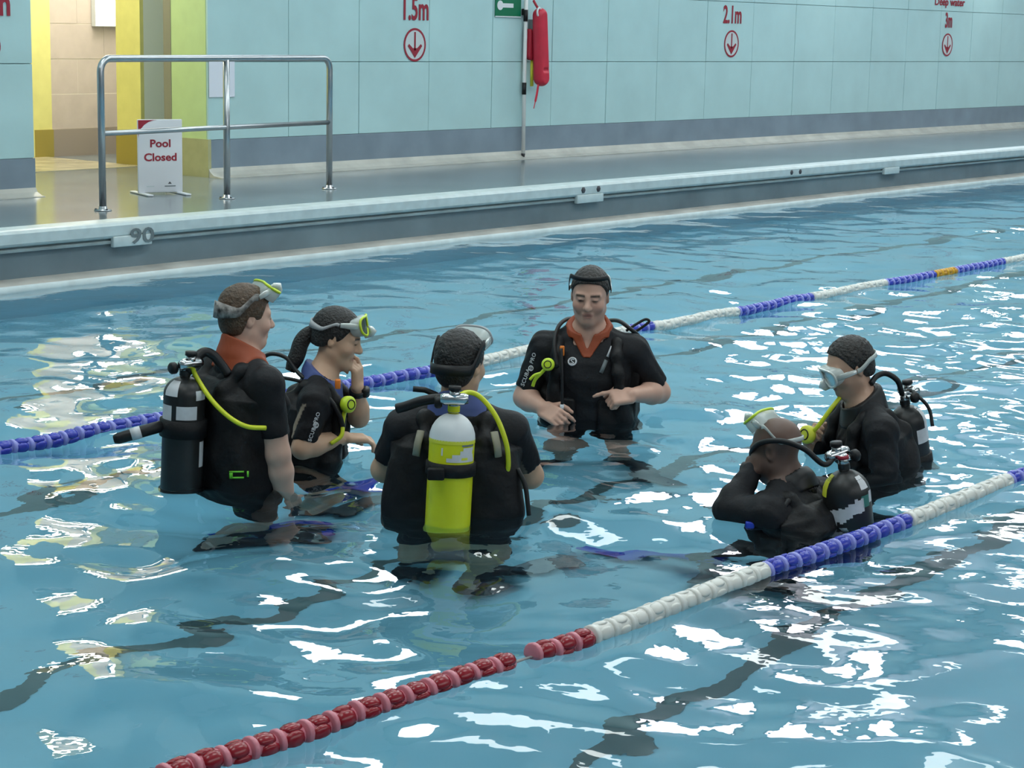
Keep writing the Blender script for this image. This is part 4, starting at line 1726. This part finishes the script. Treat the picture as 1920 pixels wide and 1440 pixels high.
# --- man facing the camera, instructor --------------------------------------------------------
P = P4 = mk((6.433, 4.706), 36.19, 184, 186, 9, (-.012, .03, -.16), (-.022, .025, .335), (-.022, -.015, .511), hs=.96, sw=.186, width=1.12, depth=1.1, limb=1.08, neckr=.060, roll=1)
limbs(P, (-.288, .04, .06), (-.205, -.115, .045), (.282, .06, .095), (.165, -.115, .112),
      (-.11, -.07, -.53), (-.12, .12, FLZ), (-.20, .0, FLOOR + .03), (.12, -.07, -.53), (.13, .08, FLZ), (.20, -.05, FLOOR + .03))
P.skin, P.lip, P.brow, P.beard = (.56, .335, .255), (.38, .15, .125), (.06, .045, .035), .15
P.hands = [hand_prims(P.wrR, (.62, -.62, -.22), (-.55, -.45, .70), 1, (28, 42, 52, 60)),
           hand_prims(P.wrL, (-.93, -.32, -.10), (-.15, -.72, .66), -1, (12, 88, 92, 95), thumb=.9)]
root = person(P, 'person facing the camera in black short wetsuit with open orange V collar, hands at waist')
build_body(P, root, h=.0045)
vc = wedge(P.neck, P.fw, .292, .36)
w4 = build_wetsuit(P, root, sleeve=.84, vcut=wedge(P.neck, P.fw, .292, .36))
build_collar(P, root, M_orange, r=.108, up=.030, vcut=wedge(P.neck, P.fw, .294, .36), vwide=wedge(P.neck, P.fw, .258, .62, .016), down=.0)
build_hair(P, root, (.022, .019, .018), front=.070, low=-.05, thick=.010, temple=.004, side=-.012, messy=.0016)
fin_mesh(P, P.anR, P.toeR, M_findark, root, None)
fin_mesh(P, P.anL, P.toeL, M_findark, root, None)
diving_mask(P, P.base, P.rz, .030, .098, -6, 'clear mask worn back to front on the head of the diver facing us', M_skirt, M_rubber, M_lens, M_skirt,
            strap_z=.102, rr=(.090, .092), strap_w=.010, flip=True)
front4 = np.array((0, 1.0, 0))
q, n_ = onto(w4, (-.088, -.6, .240), front4)
ring_logo(root, q, n_, (0, 0, 1), .0165, M_label)
q, n_ = onto(w4, (.058, -.6, .262), front4)
Rm = decal_rot(n_, (.45, 0, 1))
for (y0, hh, ww, mm) in ((.0, .05, .013, M_label), (-.075, .06, .016, M_inkgrey)):
    b = MB()
    c8 = [Vector(q) + Rm @ Vector(p) for p in ((-ww / 2, y0, .001), (ww / 2, y0, .001), (ww / 2, y0 + hh, .001), (-ww / 2, y0 + hh, .001),
                                                (-ww / 2, y0, .004), (ww / 2, y0, .004), (ww / 2, y0 + hh, .004), (-ww / 2, y0 + hh, .004))]
    b.add(c8, [(0, 3, 2, 1), (4, 5, 6, 7), (0, 1, 5, 4), (1, 2, 6, 5), (2, 3, 7, 6), (3, 0, 4, 7)], mm)
    b.build('chest_badge', root)
sleeve_text(w4, P, P.shR, P.elR, (-.35, -.95, .10), 'PRO', 'SCUBA', root, .024, flip=False, t0=.22, t1=.60)
k = empty('scuba_set', P.base, P.rz)
tag(k, 'black scuba jacket with yellow-green octopus clip worn by the diver facing us', 'scuba gear', 'scuba sets worn by the divers')
j4 = build_jacket(P, k, back=.04, bladder=(.13, .085, .20), wings=1.0, low=-.06)
tb, tt = np.array((.0, .27, -.28)), np.array((-.01, .25, .27))
tk, L, A = tank(k, tb, tt, .074, .07, M_tankyel)
band(k, tb, A, .074, .32, .37, M_nylon)
c = valve_set(k, tt, A, (1, 0, 0))
hose(k, [c, (.05, .20, .37), (.10, .10, .39), (.15, .02, .37), (.19, .05, .33), (.20, .10, .28)], .009, M_rubber)
hose(k, [c, (-.06, .18, .37), (-.11, .09, .395), (-.15, .0, .375), (-.165, -.07, .31), (-.15, -.115, .22)], .009, M_rubber)
# looped strap sticking up behind the shoulder
b = MB()
b.tube(spline([(.135, .12, .345), (.18, .13, .375), (.215, .13, .395), (.232, .13, .388), (.215, .13, .370), (.18, .13, .345), (.15, .12, .325)], 5), .006, M_rubber, n=8)
b.build('strap_loop', k)
q, n_ = onto(j4, (-.132, -.6, .285), front4)
b = MB()
b.box((q[0] - .010, q[1] - .012, q[2] - .022), (q[0] + .010, q[1] + .004, q[2] + .020), M_orangeb, .004)
b.build('whistle_tab', k)['label'] = 'orange tab'
octopus(k, (-.188, -.135, .235), (-.1, -1, .2), M_neon, r=.0275)
hose(k, [(-.192, -.12, .222), (-.215, -.115, .195), (-.24, -.105, .165), (-.25, -.10, .135)], .0075, M_neon, 'bracket')
hose(k, [(-.215, -.115, .195), (-.243, -.118, .185), (-.262, -.115, .165)], .006, M_neon, 'bracket')
hose(k, [(-.135, -.115, .30), (-.13, -.14, .22), (-.126, -.15, .14), (-.125, -.155, .07)], .0065, M_rubber)
b = MB()
b.tube([(-.125, -.156, .072), (-.125, -.158, .045)], [.009, .007], M_label, n=10)
b.build('hose_end', k)['label'] = 'white hose end'

# --- man with the clear mask over his eyes ----------------------------------------------------------
P = P5 = mk((6.472, 3.436), 27.96, 250, 245, 20, (.075, .06, -.29), (-.012, .02, .200), (-.074, .0, .360), hs=.90, neckr=.058, sw=.178)
limbs(P, (-.17, .17, .0), (-.190, .06, .02), (.09, -.20, -.10), (-.06, -.27, -.13),
      (-.16, .15, -.52), (-.05, .22, FLZ), (-.20, .12, FLOOR + .03), (-.05, -.12, -.58), (.12, .02, FLZ), (-.02, -.05, FLOOR + .03))
P.skin, P.lip, P.brow, P.beard = (.50, .31, .22), (.33, .14, .11), (.03, .025, .02), .3
P.hands = [hand_prims(P.wrR, (-.3, -.55, .75), (-.75, .6, 0), 1, (50, 55, 60, 65)), hand_prims(P.wrL, (-.9, -.2, -.2), (0, -.6, .8), -1, (30, 35, 40, 45))]
root = person(P, 'dark-haired person in long black wetsuit with a clear mask over the eyes, looking down')
build_body(P, root)
build_wetsuit(P, root, long=True)
build_collar(P, root, M_rubber, r=.098, up=.022, down=.06)
build_hair(P, root, (.014, .012, .011), front=.080, low=-.06, thick=.011, temple=.012, side=-.02, messy=.002)
fin_mesh(P, P.anR, P.toeR, M_findark, root, None)
fin_mesh(P, P.anL, P.toeL, M_findark, root, None)
diving_mask(P, P.base, P.rz, -.004, .082, -4, 'clear silicone mask worn over the eyes of the kneeling dark-haired diver', M_skirt, M_skirt, M_lens, M_skirt,
            strap_z=.020, rr=(.089, .114), strap_w=.010)
k = empty('scuba_set', P.base, P.rz)
tag(k, 'black scuba jacket and cylinder half under water on the masked diver, yellow octopus', 'scuba gear', 'scuba sets worn by the divers')
build_jacket(P, k, back=.035, bladder=(.10, .08, .19))
tb, tt = np.array((.225, .13, -.22)), np.array((.145, .09, .205))
tk, L, A = tank(k, tb, tt, .070, .07, M_tankblack)
b = MB()
pr = [(tank_r(.070, L, .07, z), z) for z in (.34, .37, .39, .41, .425, .435)]
cyl_patch(b, tb, A, (1, -.25, 0), pr, -14, 24, M_label)
cyl_patch(b, tb, A, (1, -.25, 0), [(.070, .29), (.070, .345)], -50, 30, M_label)
b.build('label', tk)
band(k, tb, A, .070, .19, .24, M_nylon)
c = valve_set(k, tt, A, (.75, -.6, .1), M_rubber)
hose(k, [(.13, .07, .25), (.11, .05, .305), (.065, .03, .335), (.03, .01, .325), (.01, -.02, .30)], .011, M_rubber)
hose(k, [c, (.20, .06, .24), (.235, .05, .20), (.25, .03, .14)], .007, M_rubber)
hose(k, [(-.10, -.02, .245), (-.125, -.05, .215), (-.155, -.06, .17), (-.185, -.06, .125), (-.21, -.04, .10)], .0085, M_hosey)
octopus(k, (-.222, -.045, .095), (-.65, -.75, .1), M_labely, r=.036)

# --- dark-skinned diver with the mask on top, right front ---------------------------------------
P = P6 = mk((5.491, 3.209), 30.31, 300, 298, 14, (.125, -.03, -.37), (.024, .03, .092), (-.030, .04, .222), hs=.90, neckr=.058, sw=.175, width=1.08, depth=1.05)
limbs(P, (.0, .30, -.15), (-.15, .28, -.12), (-.178, -.06, .030), (-.112, .02, .142),
      (-.12, .22, -.60), (-.26, .28, FLZ), (-.42, .34, FLOOR + .03), (-.06, -.10, -.64), (.10, .02, FLZ), (-.06, .08, FLOOR + .03))
P.skin, P.lip, P.brow, P.beard = (.12, .070, .054), (.10, .05, .045), (.015, .012, .01), 0
P.hands = [hand_prims(P.wrR, (-.8, .3, -.2), (0, .3, .9), 1, (30, 35, 40, 45)), hand_prims(P.wrL, (.25, .35, .9), (-.75, -.6, .2), -1, (45, 50, 55, 60))]
root = person(P, 'dark-skinned shaven-headed person in long black wetsuit, hand at mouth, nearest the right rope')
build_body(P, root)
build_wetsuit(P, root, long=True)
build_collar(P, root, M_rubber, r=.086, up=.008, down=.05)
fin_mesh(P, P.anR, P.toeR, M_finblue, root, 'dark blue fin', L=.52)
fin_mesh(P, P.anL, P.toeL, M_findark, root, None)
diving_mask(P, P.base, P.rz, .098, .046, 62, 'clear mask with yellow-green rim on top of the shaven dark-skinned head', M_neon, M_skirt, M_lens, M_skirt,
            strap_z=.03, rr=(.080, .098), strap_w=.008)
k = empty('scuba_set', P.base, P.rz)
tag(k, 'black scuba jacket with black and white patched cylinder beside the right lane rope', 'scuba gear', 'scuba sets worn by the divers')
build_jacket(P, k, back=.04, bladder=(.11, .09, .20))
tb, tt = np.array((.262, .005, -.27)), np.array((.196, -.022, .178))
tk, L, A = tank(k, tb, tt, .080, .085, M_tankblack)
vw = np.array((-.1, -1, .1))
b = MB()
pr = [(tank_r(.080, L, .085, z), z) for z in (.395, .415, .435, .455, .468)]
cyl_patch(b, tb, A, vw, pr, 44, 72, M_label, n=6)
b.build('label', tk)
b = MB()
pr = [(tank_r(.080, L, .085, z), z) for z in (.375, .40, .42, .44, .458)]
cyl_patch(b, tb, A, vw, pr, -92, -52, M_labely, n=8)
b.build('label', tk)
rs = random.Random(5)
b = MB()
a0 = -50
i = 0
while a0 < 46:
    zc_ = .300 + .055 * (a0 + 50) / 96
    z0, z1 = zc_ - .018 - rs.random() * .012, zc_ + .016 + rs.random() * .014
    cyl_patch(b, tb, A, vw, [(tank_r(.080, L, .085, z), z) for z in (z0, (z0 + z1) / 2, z1)], a0, a0 + 8, M_label, n=3)
    a0 += 8
b.build('label', tk)
b = MB()
cyl_patch(b, tb, A, vw, [(.080, .335), (.080, .375)], 40, 66, M_teal, n=6)
cyl_patch(b, tb, A, vw, [(.080, .345), (.080, .385)], 66, 80, M_label, n=4)
b.build('label', tk)
b = MB()
cyl_patch(b, tb, A, vw, [(.080, .225), (.080, .245), (.080, .275)], -22, -2, M_label, n=5)
cyl_patch(b, tb, A, vw, [(.080, .205), (.080, .212)], -20, 14, M_label, n=6)
b.build('label', tk)
band(k, tb, A, .080, .13, .185, M_nylon)
c = valve_set(k, tt, A, (.75, .6, .2), M_rubber)
b = MB()
b.tube([tt + A * .038, tt + A * .05], [.020, .018], M_red, n=12)
b.build('dust_cap', k)
hose(k, [c, (.13, -.06, .20), (.065, -.075, .25), (.0, -.07, .272), (-.05, -.055, .270), (-.09, -.02, .25), (-.112, .03, .215), (-.112, .07, .18)], .0095, M_rubber)
m6 = hl(P, 0, .115, -.066)
octopus(k, m6 + P.H[1] * .03, P.H[1], M_rubber, r=.030)
hose(k, [(.02, -.12, .09), (-.02, -.15, .03), (-.06, -.16, -.02), (-.10, -.15, -.05)], .010, M_rubber)
b = MB()
b.box((-.12, -.175, -.02), (-.09, -.15, .018), M_finblue, .005)
b.build('hose_clip', k)['label'] = 'small blue clip'

# ------------------------------------------------------------------ lane ropes
def float_mesh(name, rim, hub, hubr=.0235, rimr=.031, L=.0765, lob=(.36, .0215, .0120), nl=4):
    """lane float: narrow pale rims, a waist, and dark rounded lobes standing between the rims"""
    b = MB()
    prof = [(.010, -L * .495), (rimr * .9, -L * .49), (rimr, -L * .45), (rimr, -L * .33), (rimr * .9, -L * .28), (hubr, -L * .24), (hubr, L * .46), (.010, L * .495)]
    n = 14
    vs, fs = [], []
    for (r, h) in prof:
        for j in range(n):
            t = 2 * math.pi * j / n
            vs.append((h, r * math.cos(t), r * math.sin(t)))
    for i in range(len(prof) - 1):
        for j in range(n):
            fs.append((i * n + j, (i + 1) * n + j, (i + 1) * n + (j + 1) % n, i * n + (j + 1) % n))
    fs.append(tuple(range(n)))
    fs.append(tuple(reversed(range((len(prof) - 1) * n, len(prof) * n))))
    b.add(vs, fs, rim)
    for q in range(nl):
        t = 2 * math.pi * q / nl + .3
        rc = rimr - lob[2] * .92
        off = L * (.14 if q % 2 else .07)
        c = Vector((off, rc * math.cos(t), rc * math.sin(t)))
        vv, ff = [], []
        for i in range(6):
            p = math.pi * i / 5
            for j in range(8):
                a = 2 * math.pi * j / 8
                x_, y_, z_ = math.cos(p) * L * lob[0], math.sin(p) ** .7 * math.cos(a) * lob[1], math.sin(p) ** .7 * math.sin(a) * lob[2]
                vv.append((c.x + x_, c.y - y_ * math.sin(t) + z_ * math.cos(t), c.z + y_ * math.cos(t) + z_ * math.sin(t)))
        for i in range(5):
            for j in range(8):
                ff.append((i * 8 + j, i * 8 + (j + 1) % 8, (i + 1) * 8 + (j + 1) % 8, (i + 1) * 8 + j))
        b.add(vv, ff, hub)
    me = b.build(name).data
    bm = bmesh.new()
    bm.from_mesh(me)
    bmesh.ops.recalc_face_normals(bm, faces=bm.faces)
    bm.to_mesh(me)
    bm.free()
    for o in [o for o in COL.objects if o.data == me]:
        bpy.data.objects.remove(o)
    return me


F_red = float_mesh('float_red', mat('float_pink', (.60, .20, .25), .35), mat('float_darkred', (.26, .006, .016), .22))
F_blue = float_mesh('float_blue', mat('float_lilac', (.28, .30, .72), .35), mat('float_darkblue', (.03, .045, .42), .25))
F_yel = float_mesh('float_yellow', mat('float_amber', (.70, .38, .02), .4), mat('float_darkamber', (.52, .25, .01), .4))
F_white = float_mesh('float_white', mat('float_cream', (.70, .70, .66), .4), mat('float_creamhub', (.66, .66, .62), .4), hubr=.029, lob=(.36, .019, .0070))


def lane_rope(label, pts, x0, x1, runs, gaps=(), pitch=.078):
    xs = [p[0] for p in pts]

    def yy(x):
        return float(np.interp(x, xs, [p[1] for p in pts]))
    root = empty('lane_rope', (x0, yy(x0), 0.0))
    tag(root, label, 'lane rope', 'lane ropes floating on the pool')
    cb_ = MB()
    cp = [(x - x0, yy(x) - yy(x0), 0.35 * water_z(x, yy(x)) + .006) for x in np.arange(x0, x1, .15)]
    cb_.tube(cp, .006, M_cable, n=6)
    cb_.build('cable', root)
    x = x0
    i = 0
    while x < x1:
        if not any(a <= x <= c for a, c in gaps):
            me = F_white
            for (lim, m_) in runs:
                if x < lim:
                    me = m_
                    break
            o = bpy.data.objects.new('float', me)
            COL.objects.link(o)
            o.parent = root
            y = yy(x)
            sl_ = math.atan2(yy(x + .05) - yy(x - .05), .1)
            o.location = (x - x0, y - yy(x0), 0.35 * water_z(x, y) + .012)
            o.rotation_euler = (random.uniform(0, 6.28), random.uniform(-.05, .05), sl_ + random.uniform(-.03, .03))
        x += pitch
        i += 1
    return root


lane_rope('blue and white lane rope passing behind the divers, with one amber stretch', [(0.6, 5.9), (4.3, 5.88), (6.75, 5.85), (8.4, 5.9), (12, 5.88), (27.5, 5.85)], 3.6, 19.5,
          [(6.75, F_blue), (8.40, F_white), (8.58, F_blue), (9.44, F_white), (10.32, F_blue), (11.22, F_white), (11.93, F_blue), (12.22, F_yel), (13.05, F_blue), (14.4, F_white), (15.6, F_blue), (17.2, F_white), (18.5, F_blue)], pitch=.0775)
lane_rope('red, white and blue lane rope nearest the camera with dark red floats', [(0.6, 3.05), (2.64, 2.98), (3.3, 2.925), (3.95, 2.89), (4.83, 2.875), (5.65, 2.845), (6.5, 2.845), (27.5, 2.85)], 1.9, 9.4,
          [(3.97, F_red), (4.84, F_white), (5.66, F_blue), (6.48, F_white), (7.4, F_blue)], gaps=((3.645, 3.72),))

# ------------------------------------------------------------------ railing on the deck
rail = empty('guard_rail', (8.269, 10.131, DECK))
tag(rail, 'stainless steel guard rail with one mid bar on the deck by the opening', 'railing')


def rl(b, pts, r):
    b.tube(pts, r, M_steel, n=14)


A0, B0, C0 = np.array((8.269, 10.131)), np.array((9.52, 10.30)), np.array((10.72, 10.42))
rr_ = .024
Ht = 1.0
def rp(t, z):
    p = A0 + (C0 - A0) * t
    q = (p - A0)
    return (float(q[0]), float(q[1]), z)
b = MB()
cr = .085 / float(np.linalg.norm(C0 - A0))
pts = [rp(0, 0.0), rp(0, Ht - .12)] + [rp(cr * (1 - math.cos(a)), Ht - .085 + .085 * math.sin(a)) for a in np.linspace(0, math.pi / 2, 7)]
pts += [rp(t, Ht) for t in np.linspace(.1, .9, 6)]
pts += [rp(1 - cr * (1 - math.cos(a)), Ht - .085 + .085 * math.sin(a)) for a in np.linspace(math.pi / 2, 0, 7)] + [rp(1, Ht - .12), rp(1, 0.0)]
rl(b, pts, rr_)
b.build('top_rail', rail)
b = MB(); rl(b, [rp(0, .51), rp(.5, .512), rp(1, .512)], .018); b.build('mid_rail', rail)
tm = float((B0 - A0) @ (C0 - A0) / ((C0 - A0) @ (C0 - A0)))
b = MB(); rl(b, [rp(tm, 0), rp(tm, Ht - .01)], rr_); b.build('post', rail)
for t in (0, tm, 1):
    b = MB()
    q = rp(t, 0)
    b.lathe([(.058, 0.001), (.058, .007), (.030, .011), (.026, .03)], M_steel, 20, q)
    fl_ = b.build('flange', rail)
    for a in (0.4, 2.5, 4.6):
        b = MB()
        b.lathe([(.009, .006), (.009, .013), (.004, .016)], M_ink, 8, (q[0] + .046 * math.cos(a), q[1] + .046 * math.sin(a), 0))
        b.build('bolt', fl_)

# ------------------------------------------------------------------ pool closed sign
sg = empty('floor_sign', (9.40, 10.86, DECK), R(-20))
tag(sg, 'white folding floor sign reading Pool Closed behind the guard rail', 'sign')
# frame turned to face the pool
SW, SH = .172, .545
b = MB()
b.box((-SW, -.010, .012), (SW, .010, SH), M_signw, .006)
b.build('board', sg)
b = MB()
cpts = [(-SW + .004, SH - .004), (-SW + .150, SH - .004)] + [(-SW + .150 - .146 * math.sin(a), SH - .004 - .13 * (1 - math.cos(a))) for a in np.linspace(.2, math.pi / 2, 6)]
b.add([(p[0], -.0115, p[1]) for p in cpts], [tuple(range(len(cpts)))], mat('sign_red', (.34, .012, .03), .5))
b.build('red_corner', sg)
text_mesh('lettering', 'Pool', .078, (0, -.0115, .345), M_red, sg, depth=.001, bold=.002, xs=1.15)
text_mesh('lettering', 'Closed', .078, (0, -.0115, .245), M_red, sg, depth=.001, bold=.002, xs=1.15)
b = MB()
b.add([(.055, -.0115, .075), (.085, -.0115, .075), (.070, -.0115, .092)], [(0, 1, 2)], M_ink)
b.add([(.03, -.0115, .055), (.115, -.0115, .055), (.115, -.0115, .062), (.03, -.0115, .062)], [(0, 1, 2, 3)], M_inkgrey)
b.add([(-.11, -.0115, .055), (-.05, -.0115, .055), (-.05, -.0115, .063), (-.11, -.0115, .063)], [(0, 1, 2, 3)], M_ring)
b.build('logo', sg)
for q in (-1, 1):
    b = MB()
    b.box((q * .145 - .022, -.19, .0015), (q * .145 + .022, .19, .014), M_signw, .004)
    b.build('foot', sg)

# ------------------------------------------------------------------ things on the far wall
def ring_mesh(b, c, r0, r1, m, y, n=32):
    vs, fs = [], []
    for (r, yy_) in ((r0, y), (r1, y), (r1, y + .003), (r0, y + .003)):
        for j in range(n):
            t = 2 * math.pi * j / n
            vs.append((c[0] + r * math.cos(t), yy_, c[1] + r * math.sin(t)))
    for i in range(4):
        for j in range(n):
            fs.append((i * n + j, i * n + (j + 1) % n, ((i + 1) % 4) * n + (j + 1) % n, ((i + 1) % 4) * n + j))
    b.add(vs, fs, m)


def depth_marker(x, zc, txt, tz, tsize, txs, label, wall, r=.150, line=None):
    yw = wall - .0105
    root = empty('depth_marker', (x, yw, zc))
    tag(root, label, 'depth marker', 'red depth markings along the wall')
    b = MB()
    ring_mesh(b, (0, 0), r * .87, r, M_red, -.002)
    b.build('ring', root, smooth=False)
    b = MB()
    n = 28
    b.add([(r * .87 * math.cos(2 * math.pi * j / n), -.0005, r * .87 * math.sin(2 * math.pi * j / n)) for j in range(n)], [tuple(range(n))], M_ring)
    b.build('disc', root, smooth=False)
    b = MB()
    s_ = r / .15
    b.box((-.010 * s_, -.0035, -.05 * s_), (.010 * s_, -.001, .115 * s_), M_red)
    ar = [(0, -.118), (-.098, -.010), (-.080, .008), (-.03, -.030), (.03, -.030), (.080, .008), (.098, -.010)]
    b.add([(p[0] * s_, -.0035, p[1] * s_) for p in ar], [tuple(range(len(ar)))], M_red)
    b.build('arrow', root, smooth=False)
    text_mesh('numerals', txt, tsize, (0, -.001, tz - zc), M_red, root, xs=txs, depth=.001, bold=.006)
    if line:
        text_mesh('lettering', line, .14, (0, -.001, 2.02 - zc), M_red, root, xs=1.3, depth=.001, bold=.003)
    return root


depth_marker(13.232, 1.436, '1.5m', 1.662, .29, .66, 'red 1.5m depth marking with circled down arrow, left of the rescue pole', WALL)
depth_marker(18.558, 1.482, '2.1m', 1.712, .27, .72, 'red 2.1m depth marking with circled down arrow on the cyan wall', WALL)
depth_marker(23.894, 1.505, '3m', 1.736, .27, .62, 'red 3m depth marking with a line of words above it, farthest along wall', WALL, line='Deep water')
depth_marker(8.225, 1.405, '1.0m', 1.62, .25, .85, 'partly hidden red depth marking at the left edge of the picture', LW, r=.115)

# paper notice
nb = MB()
nb.box((-.14, -.004, -.165), (.14, 0.0, .165), M_notice)
no = nb.build('notice', smooth=False)
no.location = (10.87, WALL - .012, 1.165)
tag(no, 'plain white paper notice taped to the wall corner behind the rail post', 'notice')

# green safety sign
gs = empty('safety_sign', (14.56, WALL - .010, 1.92))
tag(gs, 'green safety sign with white symbol and lettering, left of the rescue pole', 'sign')
b = MB(); b.box((-.19, -.006, -.21), (.20, 0, .21), M_signgreen); b.build('board', gs, smooth=False)
b = MB()
b.box((-.19, -.0066, -.215), (.20, .0, -.205), M_signw)
b.box((-.19, -.0066, .205), (.20, .0, .215), M_signw)
b.build('border', gs, smooth=False)
b = MB()
b.lathe([(.045, 0), (.045, .003)], M_signw, 18, (-.12, -.006, -.105), (0, -1, 0))
b.box((-.09, -.0085, -.125), (.08, -.006, -.085), M_signw)
b.build('symbol', gs, smooth=False)
text_mesh('lettering', 'Emergency', .07, (.0, -.007, .005), M_signw, gs, depth=.001, xs=.9)

# rescue pole
pl = empty('rescue_pole', (14.786, WALL - .03, DECK))
tag(pl, 'white rescue pole with black bands standing against the cyan wall', 'pole')
b = MB(); b.tube([(0, -.03, .045), (.005, -.02, .8), (.012, -.02, 2.6)], .019, M_pole, n=14); b.build('shaft', pl)
b = MB(); b.tube([(0, -.03, .004), (0, -.03, .05)], [.012, .021], M_rubber, n=12); b.build('end_cap', pl)
for z0, z1 in ((.62, .735), (1.32, 1.43)):
    b = MB(); b.tube([(.004, -.021, z0), (.006, -.02, z1)], .0215, M_rubber, n=14); b.build('grip_band', pl)
b = MB()
b.box((-.012, -.015, 1.38), (.05, .02, 1.44), M_rubber, .004)
b.build('wall_clip', pl)

# rescue torpedo buoy and pouch
by = empty('rescue_buoy', (14.885, WALL - .085, 1.40))
tag(by, 'red torpedo rescue buoy hanging on the wall right of the pole', 'rescue float')
F = Field((-.2, -.25, -.5), (.25, .1, .5), .009)
F.add(capsule((-.01, -.075, .33), (.035, -.075, -.27), .072, .078), .01)
F.keep(rbox((.012, -.075, .02), (.4, .062, .41), .03))
F.sub(rbox((.035, -.15, -.19), (.045, .03, .018), .012), .01)
V, Fc = F.mesh(2)
new_mesh('float_body', V, Fc, M_buoy, by)
b = MB(); b.tube(spline([(-.02, -.09, .36), (-.05, -.06, .42), (-.06, -.03, .47)], 5), .012, M_buoyd, n=8); b.build('strap', by)
b = MB(); b.tube(spline([(-.03, -.09, -.33), (-.05, -.09, -.42), (-.075, -.09, -.50), (-.095, -.09, -.56)], 5), [.014] * 10 + [.006] * 6, M_buoy, n=8, flat=(1.2, .4)); b.build('tow_line', by)
b = MB()
b.tube([(-.055 + .03 * math.cos(a), -.10, .36 + .04 * math.sin(a)) for a in np.linspace(0, 2 * math.pi, 17)], .010, M_signw, n=8)
b.build('clip_ring', by)
th_ = empty('throw_bag', (14.875, WALL - .016, 1.45))
tag(th_, 'dark red throw bag with yellow line tucked behind the red buoy', 'rescue bag')
F = Field((-.15, -.2, -.25), (.15, .1, .3), .009)
F.add(capsule((-.01, -.05, -.10), (-.015, -.05, .16), .056, .046), .01)
F.keep(rbox((-.01, -.045, .0), (.3, .035, .15), .02))
V, Fc = F.mesh(2)
new_mesh('bag', V, Fc, M_buoyd, th_)
b = MB(); b.tube([(.012, -.05, -.12), (.014, -.05, -.40)], .017, M_labely, n=8); b.build('rope', th_)
b = MB(); b.box((-.03, -.08, .12), (.02, -.02, .24), M_inkgrey, .006); b.build('clip', th_)

# small fittings hanging below the deck edge
def coping_plate(px, label, wd=.18):
    root = empty('coping_plate', (px, 9.43, .262))
    tag(root, label, 'plate', 'white plates under the deck edge')
    b = MB()
    b.box((-wd, -.006, -.062), (wd, .03, .006), M_nosing, .006)
    b.build('plate', root)
    return root


c1 = coping_plate(7.93, 'small white plate under the deck edge marked 90, below the rail', .155)
text_mesh('number', '90', .135, (.07, -.010, -.045), M_inkgrey, c1, depth=.001, bold=.002, xs=1.5)
c2 = coping_plate(12.78, 'small white plate under the deck edge with two dark studs')
for x_ in (-.10, .11):
    b = MB()
    b.lathe([(.028, 0), (.024, .006), (.004, .008)], M_ink, 6, (x_, 0.0, .045), (0, -1, 0))
    b.build('stud', c2)
c3 = coping_plate(18.02, 'small white plate under the deck edge, farthest to the right', .16)
st_ = MB()
for x_ in (0, .16):
    st_.lathe([(.026, 0), (.022, .006), (.004, .008)], M_ink, 6, (x_, 0, 0), (0, -1, 0))
so = st_.build('edge_stud')
so.location = (16.0, 9.43, .305)
tag(so, 'pair of dark studs in the white deck edge beyond the second plate', 'stud')
